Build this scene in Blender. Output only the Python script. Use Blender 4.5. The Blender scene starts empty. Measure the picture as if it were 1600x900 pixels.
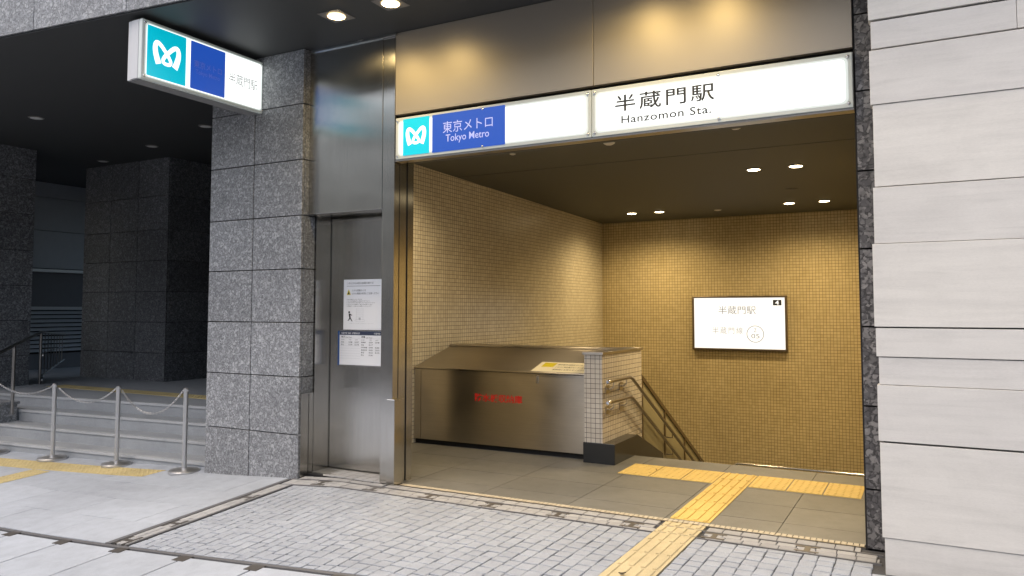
import bpy, bmesh, math, random
from mathutils import Vector, Matrix
R = math.radians
S = bpy.context.scene
COL = S.collection
random.seed(7)

# ------------------------------------------------------------------ camera, sky, sun, exposure
cam_d = bpy.data.cameras.new('camera'); cam = bpy.data.objects.new('camera', cam_d); COL.objects.link(cam)
cam_d.sensor_width = 36.0; cam_d.lens = 27.0
cam_d.shift_y = -35.0 / 1600.0
cam_d.clip_start = 0.05; cam_d.clip_end = 2000
cam.location = (0, 0, 1.55)
cam.rotation_euler = (R(93.3), 0, R(28.4))
S.camera = cam

SUN_EL, SUN_AZ = 62.0, 205.0          # a bright overcast day: broad soft light from the street side
w = bpy.data.worlds.new('World'); S.world = w; w.use_nodes = True
nt = w.node_tree; nt.nodes.clear()
sky = nt.nodes.new('ShaderNodeTexSky'); sky.sky_type = 'NISHITA'; sky.sun_disc = False
sky.sun_elevation = R(SUN_EL); sky.sun_rotation = R(SUN_AZ); sky.dust_density = 5.0; sky.air_density = 1.3
bg = nt.nodes.new('ShaderNodeBackground'); bg.inputs['Strength'].default_value = 0.14
wo = nt.nodes.new('ShaderNodeOutputWorld')
nt.links.new(sky.outputs[0], bg.inputs['Color']); nt.links.new(bg.outputs[0], wo.inputs[0])
sd = bpy.data.lights.new('sun', 'SUN'); sd.energy = 0.6; sd.angle = R(120); sd.color = (1, .965, .92)
sun = bpy.data.objects.new('sun', sd); COL.objects.link(sun)
az = R(SUN_AZ); el = R(SUN_EL)
dirv = Vector((math.sin(az) * math.cos(el), math.cos(az) * math.cos(el), math.sin(el)))   # towards the sun
sun.rotation_euler = dirv.to_track_quat('Z', 'Y').to_euler()
sun.location = (0, -10, 20)
S.view_settings.view_transform = 'Standard'; S.view_settings.look = 'None'
S.view_settings.exposure = 0.98; S.view_settings.gamma = 1.0
S.view_settings.use_curve_mapping = False
S.cycles.max_bounces = 8; S.cycles.diffuse_bounces = 5; S.cycles.glossy_bounces = 4
S.cycles.caustics_reflective = False; S.cycles.caustics_refractive = False
S.cycles.sample_clamp_indirect = 4.0
S.cycles.use_denoising = True

# ------------------------------------------------------------------ helpers
WORLD = {}                                   # world position of every empty / thing

def tag(o, label=None, cat=None, group=None, kind=None):
    if label: o['label'] = label
    if cat: o['category'] = cat
    if group: o['group'] = group
    if kind: o['kind'] = kind
    return o

def thing(name, loc, label, cat, group=None):
    o = bpy.data.objects.new(name, None); COL.objects.link(o)
    o.empty_display_size = 0.1
    o.location = loc; WORLD[o.name] = Vector(loc)
    return tag(o, label, cat, group)

class MB:
    """collects shapes in world coordinates, then links them as one mesh"""
    def __init__(self):
        self.v = []; self.f = []; self.mi = []; self.m = 0; self.sm = []
    def add(self, vs, fs, smooth=False):
        b = len(self.v); self.v += [tuple(p) for p in vs]
        for f in fs:
            self.f.append([b + i for i in f]); self.mi.append(self.m); self.sm.append(smooth)
        return self
    def box(self, x0, x1, y0, y1, z0, z1):
        vs = [(x0,y0,z0),(x1,y0,z0),(x1,y1,z0),(x0,y1,z0),(x0,y0,z1),(x1,y0,z1),(x1,y1,z1),(x0,y1,z1)]
        return self.add(vs, [(0,3,2,1),(4,5,6,7),(0,1,5,4),(1,2,6,5),(2,3,7,6),(3,0,4,7)])
    def prism(self, prof, axis, a, b):
        """profile polygon extruded along an axis: 'x' profile=(y,z), 'y' profile=(x,z), 'z' profile=(x,y)"""
        n = len(prof)
        mk = {'x': lambda p, t: (t, p[0], p[1]), 'y': lambda p, t: (p[0], t, p[1]), 'z': lambda p, t: (p[0], p[1], t)}[axis]
        vs = [mk(p, a) for p in prof] + [mk(p, b) for p in prof]
        fs = [tuple(range(n)), tuple(range(2*n-1, n-1, -1))] + [(i, n+i, n+(i+1) % n, (i+1) % n) for i in range(n)]
        return self.add(vs, fs)
    def tube(self, pts, r, seg=10, cap=True, closed=False):
        pts = [Vector(p) for p in pts]; n = len(pts); rings = []
        up = None
        for i, p in enumerate(pts):
            if closed: t = (pts[(i+1) % n] - pts[i-1]).normalized()
            else:
                t = Vector((0,0,0))
                if i > 0: t += (p - pts[i-1]).normalized()
                if i < n-1: t += (pts[i+1] - p).normalized()
                t.normalize()
            if up is None: up = Vector((0,0,1)) if abs(t.z) < .9 else Vector((1,0,0))
            a = t.cross(up)
            if a.length < 1e-4: a = t.cross(Vector((0.3,1,0.1)))
            a.normalize(); b = a.cross(t).normalized(); up = b
            rings.append([p + (a*math.cos(2*math.pi*k/seg) + b*math.sin(2*math.pi*k/seg)) * r for k in range(seg)])
        vs = [q for ring in rings for q in ring]; fs = []
        m = n if closed else n-1
        for i in range(m):
            j = (i+1) % n
            for k in range(seg):
                fs.append((i*seg+k, i*seg+(k+1) % seg, j*seg+(k+1) % seg, j*seg+k))
        self.add(vs, fs, True)
        if cap and not closed:
            self.add(rings[0], [tuple(range(seg-1,-1,-1))]); self.add(rings[-1], [tuple(range(seg))])
        return self
    def lathe(self, prof, c, axis=Vector((0,0,1)), seg=24):
        """profile [(r, h)] spun about an axis through c"""
        q = Vector((0,0,1)).rotation_difference(axis); c = Vector(c)
        vs = []; n = len(prof)
        for r, h in prof:
            for k in range(seg):
                a = 2*math.pi*k/seg
                vs.append(c + q @ Vector((r*math.cos(a), r*math.sin(a), h)))
        fs = [(i*seg+k, i*seg+(k+1) % seg, (i+1)*seg+(k+1) % seg, (i+1)*seg+k) for i in range(n-1) for k in range(seg)]
        self.add(vs, fs, True)
        self.add(vs[-seg:], [tuple(range(seg))]); self.add(vs[:seg], [tuple(range(seg-1,-1,-1))])
        return self
    def build(self, name, mats, parent=None, bevel=0.0, world=None):
        me = bpy.data.meshes.new(name)
        off = Vector((0,0,0))
        if parent is not None: off = WORLD[parent.name]
        elif world is not None: off = Vector(world)
        vs = [(p[0]-off.x, p[1]-off.y, p[2]-off.z) for p in self.v]
        me.from_pydata(vs, [], self.f); me.validate()
        if not isinstance(mats, (list, tuple)): mats = [mats]
        for m in mats: me.materials.append(m)
        if len(me.polygons) == len(self.mi):
            me.polygons.foreach_set('material_index', self.mi)
            me.polygons.foreach_set('use_smooth', self.sm)
        bm = bmesh.new(); bm.from_mesh(me)
        bmesh.ops.recalc_face_normals(bm, faces=bm.faces)
        uv = bm.loops.layers.uv.new('UVMap')
        for f in bm.faces:
            n = f.normal; ax = max(range(3), key=lambda i: abs(n[i]))
            for l in f.loops:
                p = l.vert.co + off
                l[uv].uv = (p.y, p.z) if ax == 0 else ((p.x, p.z) if ax == 1 else (p.x, p.y))
        bm.to_mesh(me); bm.free()
        if any(self.sm): me.set_sharp_from_angle(angle=R(40))
        o = bpy.data.objects.new(name, me); COL.objects.link(o)
        if parent is not None:
            o.parent = parent
            if parent.type != 'EMPTY': o.location = (0,0,0)
        elif world is not None: o.location = off
        WORLD[o.name] = off
        if bevel:
            b = o.modifiers.new('bevel', 'BEVEL'); b.width = bevel; b.segments = 2; b.limit_method = 'ANGLE'; b.angle_limit = R(50)
            b.harden_normals = False
        return o

def copy_tree(o, parent=None):
    c = o.copy(); COL.objects.link(c)
    if parent is not None: c.parent = parent
    WORLD[c.name] = WORLD.get(o.name, Vector((0,0,0)))
    for ch in list(o.children): copy_tree(ch, c)
    return c

def move(o, loc):
    o.location = loc; return o

def text(body, name, mat, parent, o, xd, up, w, h, depth=0.0008, anchor='l', stretch=False, bold=0.0, track=1.0):
    """a word as a flat mesh: its box is w wide (or natural width if None) and h high, o = lower left corner"""
    cu = bpy.data.curves.new('lettering', 'FONT'); cu.body = body; cu.size = 1; cu.offset = bold; cu.space_character = track
    cu.fill_mode = 'FRONT'; cu.resolution_u = 3
    t = bpy.data.objects.new('lettering', cu); COL.objects.link(t)
    bpy.context.view_layer.update()
    me = bpy.data.meshes.new_from_object(t.evaluated_get(bpy.context.evaluated_depsgraph_get()))
    bpy.data.objects.remove(t); bpy.data.curves.remove(cu)
    xs = [v.co.x for v in me.vertices]; ys = [v.co.y for v in me.vertices]
    x0, x1, y0, y1 = min(xs), max(xs), min(ys), max(ys)
    sy = h / (y1-y0); sx = sy if w is None else w / (x1-x0)
    o, xd, up = Vector(o), Vector(xd).normalized(), Vector(up).normalized(); n = xd.cross(up).normalized()
    off = WORLD[parent.name] if parent else Vector((0,0,0))
    for v in me.vertices:
        v.co = o + xd*(v.co.x-x0)*sx + up*(v.co.y-y0)*sy + n*depth - off
    me.materials.clear(); me.materials.append(mat); me.name = name
    ob = bpy.data.objects.new(name, me); COL.objects.link(ob)
    if parent: ob.parent = parent
    WORLD[ob.name] = off
    return ob

def rrect(x0, x1, z0, z1, r, seg=5):
    pts = []
    for cx, cz, a0 in ((x1-r, z1-r, 0), (x0+r, z1-r, 90), (x0+r, z0+r, 180), (x1-r, z0+r, 270)):
        for k in range(seg+1):
            a = R(a0 + 90*k/seg); pts.append((cx+r*math.cos(a), cz+r*math.sin(a)))
    return pts

# ------------------------------------------------------------------ materials
def mat(name):
    m = bpy.data.materials.new(name); m.use_nodes = True
    return m, m.node_tree, m.node_tree.nodes['Principled BSDF']

def plain(name, col, rough=.5, metal=0.0, spec=.5, emit=None, es=0.0):
    m, t, b = mat(name)
    b.inputs['Base Color'].default_value = (*col, 1); b.inputs['Roughness'].default_value = rough
    b.inputs['Metallic'].default_value = metal; b.inputs['Specular IOR Level'].default_value = spec
    if emit: b.inputs['Emission Color'].default_value = (*emit, 1); b.inputs['Emission Strength'].default_value = es
    return m

def N(t, kind, **kw):
    n = t.nodes.new(kind)
    for k, v in kw.items():
        if k in n.bl_rna.properties: setattr(n, k, v)
        else: n.inputs[k].default_value = v
    return n

def ramp(t, fac, stops):
    r = t.nodes.new('ShaderNodeValToRGB'); e = r.color_ramp.elements
    while len(e) < len(stops): e.new(0.5)
    for el_, (p, c) in zip(e, stops): el_.position = p; el_.color = (*c, 1) if len(c) == 3 else c
    t.links.new(fac, r.inputs[0]); return r.outputs[0]

def mix(t, a, b, fac, mode='MIX'):
    m = t.nodes.new('ShaderNodeMix'); m.data_type = 'RGBA'; m.blend_type = mode
    for sock, val in ((m.inputs[0], fac), (m.inputs[6], a), (m.inputs[7], b)):
        if hasattr(val, 'is_linked'): t.links.new(val, sock)
        elif isinstance(val, (int, float)): sock.default_value = val
        else: sock.default_value = (*val, 1)
    return m.outputs[2]

def mth(t, op, a, b=0.0):
    m = t.nodes.new('ShaderNodeMath'); m.operation = op
    for s, v in ((m.inputs[0], a), (m.inputs[1], b)):
        if hasattr(v, 'is_linked'): t.links.new(v, s)
        else: s.default_value = v
    return m.outputs[0]

def pos(t):
    return t.nodes.new('ShaderNodeNewGeometry').outputs['Position']
def island(t):
    return t.nodes.new('ShaderNodeNewGeometry').outputs['Random Per Island']
def noise(t, vec, scale, detail=4, rough=.55, dist=0.0):
    n = N(t, 'ShaderNodeTexNoise', Scale=scale, Detail=detail, Roughness=rough, Distortion=dist)
    if vec is not None: t.links.new(vec, n.inputs['Vector'])
    return n.outputs['Fac']
def mapping(t, vec, scale=(1,1,1), rot=(0,0,0)):
    m = t.nodes.new('ShaderNodeMapping'); m.inputs['Scale'].default_value = scale; m.inputs['Rotation'].default_value = rot
    t.links.new(vec, m.inputs['Vector']); return m.outputs[0]
def bump(t, b, h, strength=.3, dist=.005):
    n = N(t, 'ShaderNodeBump', Strength=strength, Distance=dist)
    t.links.new(h, n.inputs['Height']); t.links.new(n.outputs[0], b.inputs['Normal'])

def granite(name, lo, mid, hi, scale=42, rough=.45, var=.12):
    m, t, b = mat(name); p = pos(t)
    wn = N(t, 'ShaderNodeTexNoise', Scale=18.0, Detail=2.0); t.links.new(p, wn.inputs['Vector'])
    dp = mix(t, p, wn.outputs['Color'], .05)
    v = N(t, 'ShaderNodeTexVoronoi', Scale=float(scale), Randomness=1.0); t.links.new(dp, v.inputs['Vector'])
    v2 = N(t, 'ShaderNodeTexVoronoi', Scale=float(scale)*2.3); t.links.new(dp, v2.inputs['Vector'])
    e = N(t, 'ShaderNodeTexVoronoi', feature='DISTANCE_TO_EDGE', Scale=float(scale)); t.links.new(dp, e.inputs['Vector'])
    s = t.nodes.new('ShaderNodeSeparateColor'); t.links.new(v.outputs['Color'], s.inputs[0])
    s2 = t.nodes.new('ShaderNodeSeparateColor'); t.links.new(v2.outputs['Color'], s2.inputs[0])
    c1 = ramp(t, s.outputs[0], [(0, mid), (.45, mid), (.8, hi), (1, tuple(min(1, x*1.25) for x in hi))])
    c2 = ramp(t, s2.outputs[1], [(0, lo), (.5, lo), (.75, mid), (1, hi)])
    edge = ramp(t, e.outputs['Distance'], [(0, (1,1,1)), (.07, (.75,.75,.75)), (.17, (0,0,0))])
    c = mix(t, c1, c2, edge)
    c = mix(t, c, c2, .28)
    big = ramp(t, noise(t, p, 1.4, 5), [(.3, (.86,.86,.86)), (.7, (1.06,1.06,1.06))])
    c = mix(t, c, big, 1.0, 'MULTIPLY')
    isl = ramp(t, island(t), [(0, (1-var,)*3), (1, (1+var*.4,)*3)])
    c = mix(t, c, isl, 1.0, 'MULTIPLY')
    t.links.new(c, b.inputs['Base Color'])
    rr = ramp(t, s.outputs[1], [(0, (rough-.12,)*3), (1, (rough+.18,)*3)])
    t.links.new(rr, b.inputs['Roughness'])
    bump(t, b, s2.outputs[0], .08, .002)
    return m

def stone(name, col, speck=.12, scale=260, rough=.75, stain=.14, isl_var=.1, bump_s=.15, spots=False):
    m, t, b = mat(name); p = pos(t)
    f = noise(t, p, scale, 3, .6)
    fine = ramp(t, f, [(.3, (1-speck*1.6,)*3), (.52, (1,)*3), (.7, (1+speck,)*3)])
    st = ramp(t, noise(t, p, 1.1, 6, .62, .4), [(.28, (1-stain,)*3), (.6, (1.03,)*3)])
    st2 = ramp(t, noise(t, p, 9.0, 5, .65, .3), [(.25, (1-stain*.8,)*3), (.55, (1.0,)*3), (.8, (1.05,)*3)])
    isl = ramp(t, island(t), [(0, (1-isl_var,)*3), (1, (1+isl_var*.7,)*3)])
    c = mix(t, col, fine, 1.0, 'MULTIPLY'); c = mix(t, c, st, 1.0, 'MULTIPLY'); c = mix(t, c, st2, 1.0, 'MULTIPLY'); c = mix(t, c, isl, 1.0, 'MULTIPLY')
    if spots:
        gv = N(t, 'ShaderNodeTexVoronoi', Scale=3.1); t.links.new(mix(t, p, t.nodes['Noise Texture'].outputs['Color'], .01), gv.inputs['Vector'])
        sc_ = t.nodes.new('ShaderNodeSeparateColor'); t.links.new(gv.outputs['Color'], sc_.inputs[0])
        rad = mth(t, 'MULTIPLY', mth(t, 'MAXIMUM', mth(t, 'SUBTRACT', sc_.outputs[0], .45), 0.0), .13)
        gm = mth(t, 'LESS_THAN', gv.outputs['Distance'], rad)
        c = mix(t, c, (.10,.10,.10), mth(t, 'MULTIPLY', gm, .38))
    t.links.new(c, b.inputs['Base Color']); b.inputs['Roughness'].default_value = rough
    h = mth(t, 'ADD', f, mth(t, 'MULTIPLY', noise(t, p, 30, 4), 1.2))
    bump(t, b, h, bump_s, .006)
    return m

def travertine(name, col):
    m, t, b = mat(name); p = pos(t)
    isl = t.nodes.new('ShaderNodeNewGeometry').outputs['Random Per Island']
    comb = t.nodes.new('ShaderNodeCombineXYZ')
    t.links.new(mth(t, 'MULTIPLY', isl, 31.0), comb.inputs[0]); t.links.new(mth(t, 'MULTIPLY', isl, 17.0), comb.inputs[2])
    ad = t.nodes.new('ShaderNodeVectorMath'); ad.operation = 'ADD'; t.links.new(p, ad.inputs[0]); t.links.new(comb.outputs[0], ad.inputs[1])
    v = mapping(t, ad.outputs[0], (1.3, 1.3, 16.0))
    n1 = noise(t, v, 1.5, 7, .62, .9)
    v2 = mapping(t, ad.outputs[0], (.6, .6, 5.0)); n2 = noise(t, v2, 1.2, 4, .5, 1.2)
    c = mix(t, ramp(t, n1, [(.25, tuple(x*.88 for x in col)), (.45, tuple(x*.97 for x in col)), (.7, tuple(x*1.03 for x in col))]),
            ramp(t, n2, [(.3, (.92,.92,.925)), (.6, (1,1,1))]), 1.0, 'MULTIPLY')
    fine = ramp(t, noise(t, mapping(t, p, (60, 60, 240)), 1.0, 2), [(.3, (.95,)*3), (.6, (1.01,)*3)])
    c = mix(t, c, fine, 1.0, 'MULTIPLY')
    c = mix(t, c, ramp(t, isl, [(0, (.94,.94,.95)), (1, (1.03,1.025,1.01))]), 1.0, 'MULTIPLY')
    c = mix(t, c, ramp(t, noise(t, p, 2.2, 6, .65, .5), [(.3, (.93,.93,.93)), (.55, (1,1,1))]), 1.0, 'MULTIPLY')
    t.links.new(c, b.inputs['Base Color']); b.inputs['Roughness'].default_value = .5
    bump(t, b, n1, .06, .003)
    return m

def tiles(name, c1, c2, grout, size=.05, mortar=.035, rough=.28):
    m, t, b = mat(name)
    uv = t.nodes.new('ShaderNodeUVMap').outputs[0]
    v = mapping(t, uv, (1/size, 1/size, 1))
    br = t.nodes.new('ShaderNodeTexBrick'); br.offset = 0.0; br.squash = 1.0
    t.links.new(v, br.inputs['Vector'])
    br.inputs['Color1'].default_value = (*c1, 1); br.inputs['Color2'].default_value = (*c2, 1); br.inputs['Mortar'].default_value = (*grout, 1)
    br.inputs['Scale'].default_value = 1.0; br.inputs['Mortar Size'].default_value = mortar; br.inputs['Mortar Smooth'].default_value = .25
    br.inputs['Brick Width'].default_value = 1.0; br.inputs['Row Height'].default_value = 1.0; br.inputs['Bias'].default_value = 0.0
    p = pos(t)
    dirt = ramp(t, noise(t, p, .9, 5), [(.3, (.88,.87,.85)), (.65, (1.03,1.03,1.03))])
    c = mix(t, br.outputs['Color'], dirt, 1.0, 'MULTIPLY')
    t.links.new(c, b.inputs['Base Color'])
    t.links.new(ramp(t, br.outputs['Fac'], [(0, (rough,)*3), (1, (.9,)*3)]), b.inputs['Roughness'])
    hgt = mth(t, 'SUBTRACT', 1.0, br.outputs['Fac'])
    hgt = mth(t, 'ADD', hgt, mth(t, 'MULTIPLY', noise(t, mapping(t, uv, (1/size*.7,)*3), 1.0, 1), .5))
    bump(t, b, hgt, .5, .0025)
    return m

def steel(name, col=(.55,.54,.52), rough=.24, grain='v', aniso=.88, smear=.06):
    """brushed stainless: grain 'v' vertical brush lines, 'h' horizontal"""
    m, t, b = mat(name)
    b.inputs['Metallic'].default_value = 1.0
    uvn = t.nodes.new('ShaderNodeUVMap').outputs[0]
    sc = (900, 4, 1) if grain == 'v' else (4, 900, 1)
    g = noise(t, mapping(t, uvn, sc), 1.0, 2)
    sm = noise(t, mapping(t, uvn, (1.2, 2.2, 1)), 1.0, 5, .6, .4)
    st = noise(t, mapping(t, uvn, (160, 1.5, 1) if grain == 'v' else (1.5, 160, 1)), 1.0, 3, .7)
    c = mix(t, ramp(t, g, [(.3, tuple(x*.93 for x in col)), (.7, tuple(min(1, x*1.05) for x in col))]),
            ramp(t, sm, [(.3, (.90,.90,.90)), (.65, (1.02,1.02,1.02))]), 1.0, 'MULTIPLY')
    c = mix(t, c, ramp(t, st, [(.3, (.90,.90,.90)), (.7, (1.05,1.05,1.05))]), 1.0, 'MULTIPLY')
    t.links.new(c, b.inputs['Base Color'])
    rr = mth(t, 'ADD', rough, mth(t, 'MULTIPLY', mth(t, 'SUBTRACT', sm, .5), smear*2)); t.links.new(rr, b.inputs['Roughness'])
    b.inputs['Anisotropic'].default_value = aniso
    tg = t.nodes.new('ShaderNodeTangent'); tg.direction_type = 'UV_MAP'; tg.uv_map = 'UVMap'
    t.links.new(tg.outputs[0], b.inputs['Tangent'])
    b.inputs['Anisotropic Rotation'].default_value = .25 if grain == 'h' else 0.0
    bump(t, b, mth(t, 'ADD', mth(t, 'MULTIPLY', g, .02), noise(t, mapping(t, uvn, (1.1, 1.5, 1)), 1.0, 2)), .10, .02)
    return m

M = {}
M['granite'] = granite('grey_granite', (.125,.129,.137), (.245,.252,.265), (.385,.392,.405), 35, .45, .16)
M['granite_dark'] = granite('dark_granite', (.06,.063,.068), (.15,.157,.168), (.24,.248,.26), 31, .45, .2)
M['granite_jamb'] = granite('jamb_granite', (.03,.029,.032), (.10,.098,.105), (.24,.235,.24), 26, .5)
M['joint'] = plain('dark_joint', (.012,.012,.013), .9)
M['travertine'] = travertine('pale_stone', (.60,.58,.545))
M['groove'] = plain('stone_groove', (.20,.19,.175), .9)
M['cobble'] = stone('cobble_stone', (.33,.355,.395), .14, 210, .8, .16, .06, .35)
M['small_sett'] = stone('small_sett_stone', (.345,.345,.345), .10, 230, .8, .14, .12, .25)
M['sand'] = stone('joint_sand', (.06,.06,.062), .25, 150, .95)
M['paver'] = stone('pavement_slab', (.375,.405,.45), .10, 330, .75, .16, .06, .12, True)
M['step'] = stone('step_granite', (.33,.345,.36), .2, 320, .7, .12, .06)
M['nosing'] = stone('step_nosing', (.44,.45,.46), .2, 320, .6, .08, .04)
M['floor'] = stone('floor_granite', (.165,.162,.145), .28, 260, .5, .2, .08, .05, True)
M['ground'] = stone('street_ground', (.16,.16,.165), .2, 120, .9, .2)
M['asphalt'] = stone('asphalt', (.05,.05,.052), .3, 160, .9, .2)
M['tile'] = tiles('lamplit_mosaic', (.61,.51,.305), (.53,.435,.25), (.07,.055,.03), mortar=.05)  # golden lamplight of the far end put into the tile colour
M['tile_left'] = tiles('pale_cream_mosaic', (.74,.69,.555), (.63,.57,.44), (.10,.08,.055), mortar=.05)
M['tile_white'] = tiles('white_mosaic', (.68,.64,.57), (.60,.55,.48), (.07,.06,.055), mortar=.05)
M['steel_v'] = steel('stainless_vertical_brush', (.56,.545,.515), .22, 'v')
M['steel_h'] = steel('stainless_horizontal_brush', (.58,.54,.48), .30, 'h')
M['steel'] = steel('stainless_plain', (.60,.60,.60), .26, 'v', .3)
M['steel_dark'] = steel('stainless_shade', (.30,.29,.28), .3, 'v', .4)
M['fascia'] = plain('satin_metal_fascia', (.36,.325,.275), .46, .42)
M['rail'] = plain('polished_rail', (.36,.32,.27), .28, 1.0)
M['chrome'] = plain('bright_steel', (.72,.72,.73), .18, 1.0)
M['chain_steel'] = plain('chain_steel', (.44,.44,.45), .32, .85)
M['post_steel'] = plain('post_steel', (.56,.56,.565), .38, .9)
M['bronze'] = plain('bronze_frame', (.24,.19,.13), .35, .9)
M['soffit'] = plain('soffit_panel', (.035,.037,.038), .6)
M['ceiling'] = plain('ceiling_panel', (.092,.092,.074), .7)
M['black'] = plain('black_gap', (.008,.008,.008), .7)
M['glass_dark'] = plain('dark_glass', (.008,.009,.011), .08, 0, .5)
M['frost'] = plain('frosted_panel', (.30,.27,.17), .35)
M['yellow'] = stone('tactile_yellow', (.66,.47,.14), .08, 200, .65, .12, .05, .08)
M['yellow_pale'] = stone('worn_tactile_yellow', (.53,.44,.26), .12, 200, .75, .16, .05, .1)
M['yellow_left'] = stone('faded_tactile', (.52,.42,.20), .10, 200, .8, .2, .05, .1)
M['housing'] = plain('sign_housing', (.52,.52,.53), .35, .0)
M['housing_u'] = plain('sign_underside', (.22,.22,.22), .5)
M['acrylic'] = plain('acrylic_rim', (.50,.52,.50), .25, 0, .5, (.85,1,.93), 0.041)
M['lit'] = plain('lit_panel', (.35,.35,.35), .3, 0, .5, (.95,1,.985), 0.706)
M['lit_in'] = plain('lit_display', (.35,.35,.35), .3, 0, .5, (1,.98,.93), 0.548)
M['lit_edge'] = plain('lit_panel_edge', (.4,.4,.4), .3, 0, .5, (.88,1,.95), 0.275)
M['cyan'] = plain('lit_cyan', (.0,.35,.45), .3, 0, .5, (.0,.48,.62), 0.415)
M['blue'] = plain('lit_blue', (.005,.03,.15), .3, 0, .5, (.018,.085,.47), 0.461)
M['lilac'] = plain('lit_lilac_text', (.3,.3,.5), .4, 0, .5, (.52,.56,.95), 0.345)
M['lit_logo'] = plain('lit_white_mark', (.8,.8,.8), .3, 0, .5, (.95,1,1), 0.581)
M['dull_text'] = plain('dim_lit_text', (.08,.10,.3), .4, 0, .5, (.055,.085,.36), 0.415)
M['ink'] = plain('black_lettering', (.012,.012,.013), .5)
M['ink_glare'] = plain('glare_washed_lettering', (.06,.06,.065), .5, 0, .5, (.6,.6,.6), 0.160)  # grey glow painted on the strokes, for panel glare washing them out
M['ink_pale'] = plain('pale_lettering', (.15,.15,.15), .5, 0, .5, (.9,.9,.9), 0.172)
M['paper'] = plain('paper_white', (.74,.75,.77), .35)
M['paper_line'] = plain('table_line', (.45,.46,.48), .5)
M['navy'] = plain('navy_band', (.03,.04,.075), .4)
M['blue_edge'] = plain('blue_edge', (.012,.065,.22), .4)
M['warn'] = plain('warning_yellow', (.62,.52,.02), .5)
M['red'] = plain('red_lettering', (.72,.018,.015), .5)
M['cream_sticker'] = plain('cream_sticker', (.76,.70,.50), .5)
M['downlight_warm'] = plain('lamp_lens_warm', (.9,.8,.6), .3, 0, .5, (1,.74,.36), 14.0)
M['downlight_in'] = plain('lamp_lens', (.9,.8,.6), .3, 0, .5, (1,.80,.48), 14.0)
M['lens_off'] = plain('lamp_lens_unlit', (.62,.62,.60), .3)
M['trim'] = plain('lamp_trim', (.16,.15,.14), .4)
M['white_plastic'] = plain('white_plastic', (.6,.58,.52), .4)
M['grey_panel'] = stone('grey_wall_panel', (.36,.385,.43), .05, 200, .6, .06, .05)
M['grey_low'] = stone('grey_low_wall', (.11,.112,.125), .08, 200, .7, .06)
M['louvre'] = plain('louvre_slat', (.50,.52,.55), .4, .2)
M['sill'] = plain('pale_sill', (.40,.41,.42), .6)
M['facade'] = stone('far_facade', (.74,.64,.52), .1, 60, .8, .1)
M['window'] = plain('far_window', (.03,.035,.04), .1)
M['plate'] = plain('drain_plate_metal', (.13,.12,.11), .5, .6)
M['edge_steel'] = plain('drain_edge_metal', (.13,.13,.135), .6, .2)
M['dotstrip'] = stone('ribbed_strip', (.50,.44,.33), .1, 200, .6, .1)

# ------------------------------------------------------------------ the ground
def g(x, y):
    """the forecourt falls away to the left and to the street"""
    v = .067 * (-x + .7 - max(y, -2.0))
    if v <= 0: return 0.0
    lim = .165 + .06 * (5.4 - min(max(y, 3.0), 5.4))
    return -v / (1 + (v/lim)**4) ** .25

mb = MB()
xs = [-300,-60,-30,-20,-16,-13,-11] + [-10 + .5*i for i in range(22)] + [1.5,3,6,12,30,60,300]
ys = [-300,-60,-30,-18,-10,-6,-3,-1,0,.5,1,1.5,2,2.5,3,3.5,4,4.5,5,5.3,5.6]
vs = [(x, y, g(x, y) - .035) for y in ys for x in xs]
nx = len(xs)
mb.add(vs, [(j*nx+i, j*nx+i+1, (j+1)*nx+i+1, (j+1)*nx+i) for j in range(len(ys)-1) for i in range(nx-1)])
tag(mb.build('ground', M['ground']), kind='structure')

def stones(mb, x0, x1, y0, y1, gap, inset, zj, top=0.0, wob=0.0, deep=.03, tilt=0.0, gy=0):
    """one stone: a jittered, chamfered block lying on the sloping forecourt"""
    a = gap/2; c = gy/2 if gy else a
    q = [(x0+a, y0+c), (x1-a, y0+c), (x1-a, y1-c), (x0+a, y1-c)]
    q = [(x + random.uniform(-wob, wob), y + random.uniform(-wob, wob)) for x, y in q]
    cx = sum(p[0] for p in q)/4; cy = sum(p[1] for p in q)/4
    dz = random.uniform(-zj, zj) + top
    tx, ty = random.uniform(-tilt, tilt), random.uniform(-tilt, tilt)
    low = [(x, y, g(x, y) - deep) for x, y in q]
    mid = [(x, y, g(x, y) + dz - inset*.7 + (x-cx)*tx + (y-cy)*ty) for x, y in q]
    def ins(x, y):
        lx = x1-x0-gap; ly = y1-y0-(gy or gap)
        return (cx + (x-cx)*(1 - 2*inset/max(lx, .02)), cy + (y-cy)*(1 - 2*inset/max(ly, .02)))
    up = [(*ins(x, y), g(x, y) + dz + (x-cx)*tx + (y-cy)*ty) for x, y in q]
    fs = [(8,9,10,11)]
    for i in range(4):
        j = (i+1) % 4
        fs += [(i, j, 4+j, 4+i), (4+i, 4+j, 8+j, 8+i)]
    mb.add(low + mid + up, fs)

PATH = (-1.735, -1.435)
# cobbles in front of the entrance
mb = MB()
x = -5.095
cols = []
while x < 1.6:
    wd = random.uniform(.090, .112); cols.append((x, min(x+wd, 1.7))); x += wd
for (xa, xb) in cols:
    ytop = 5.27 if xb < -.28 else 5.08
    y = 3.632 - random.uniform(0, .06); first = True
    while y < ytop - .02:
        ln = random.uniform(.09, .13)
        if y + ln > ytop - .05: ln = ytop - y
        ya = max(y, 3.632)
        # leave the yellow path free
        xa2, xb2 = xa, xb
        if xb > PATH[0] and xa < PATH[1]:
            if xa < PATH[0] - .03: xb2 = PATH[0] - .002
            elif xb > PATH[1] + .03: xa2 = PATH[1] + .002
            else: xb2 = xa
        if xb2 - xa2 > .03 and y + ln - ya > .03:
            stones(mb, xa2, xb2, ya, y+ln, .006, .004, .0010, 0, .0036, .03, .014, gy=.012)
        y += ln
cob = tag(mb.build('cobble_paving', M['cobble']), kind='structure')
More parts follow.
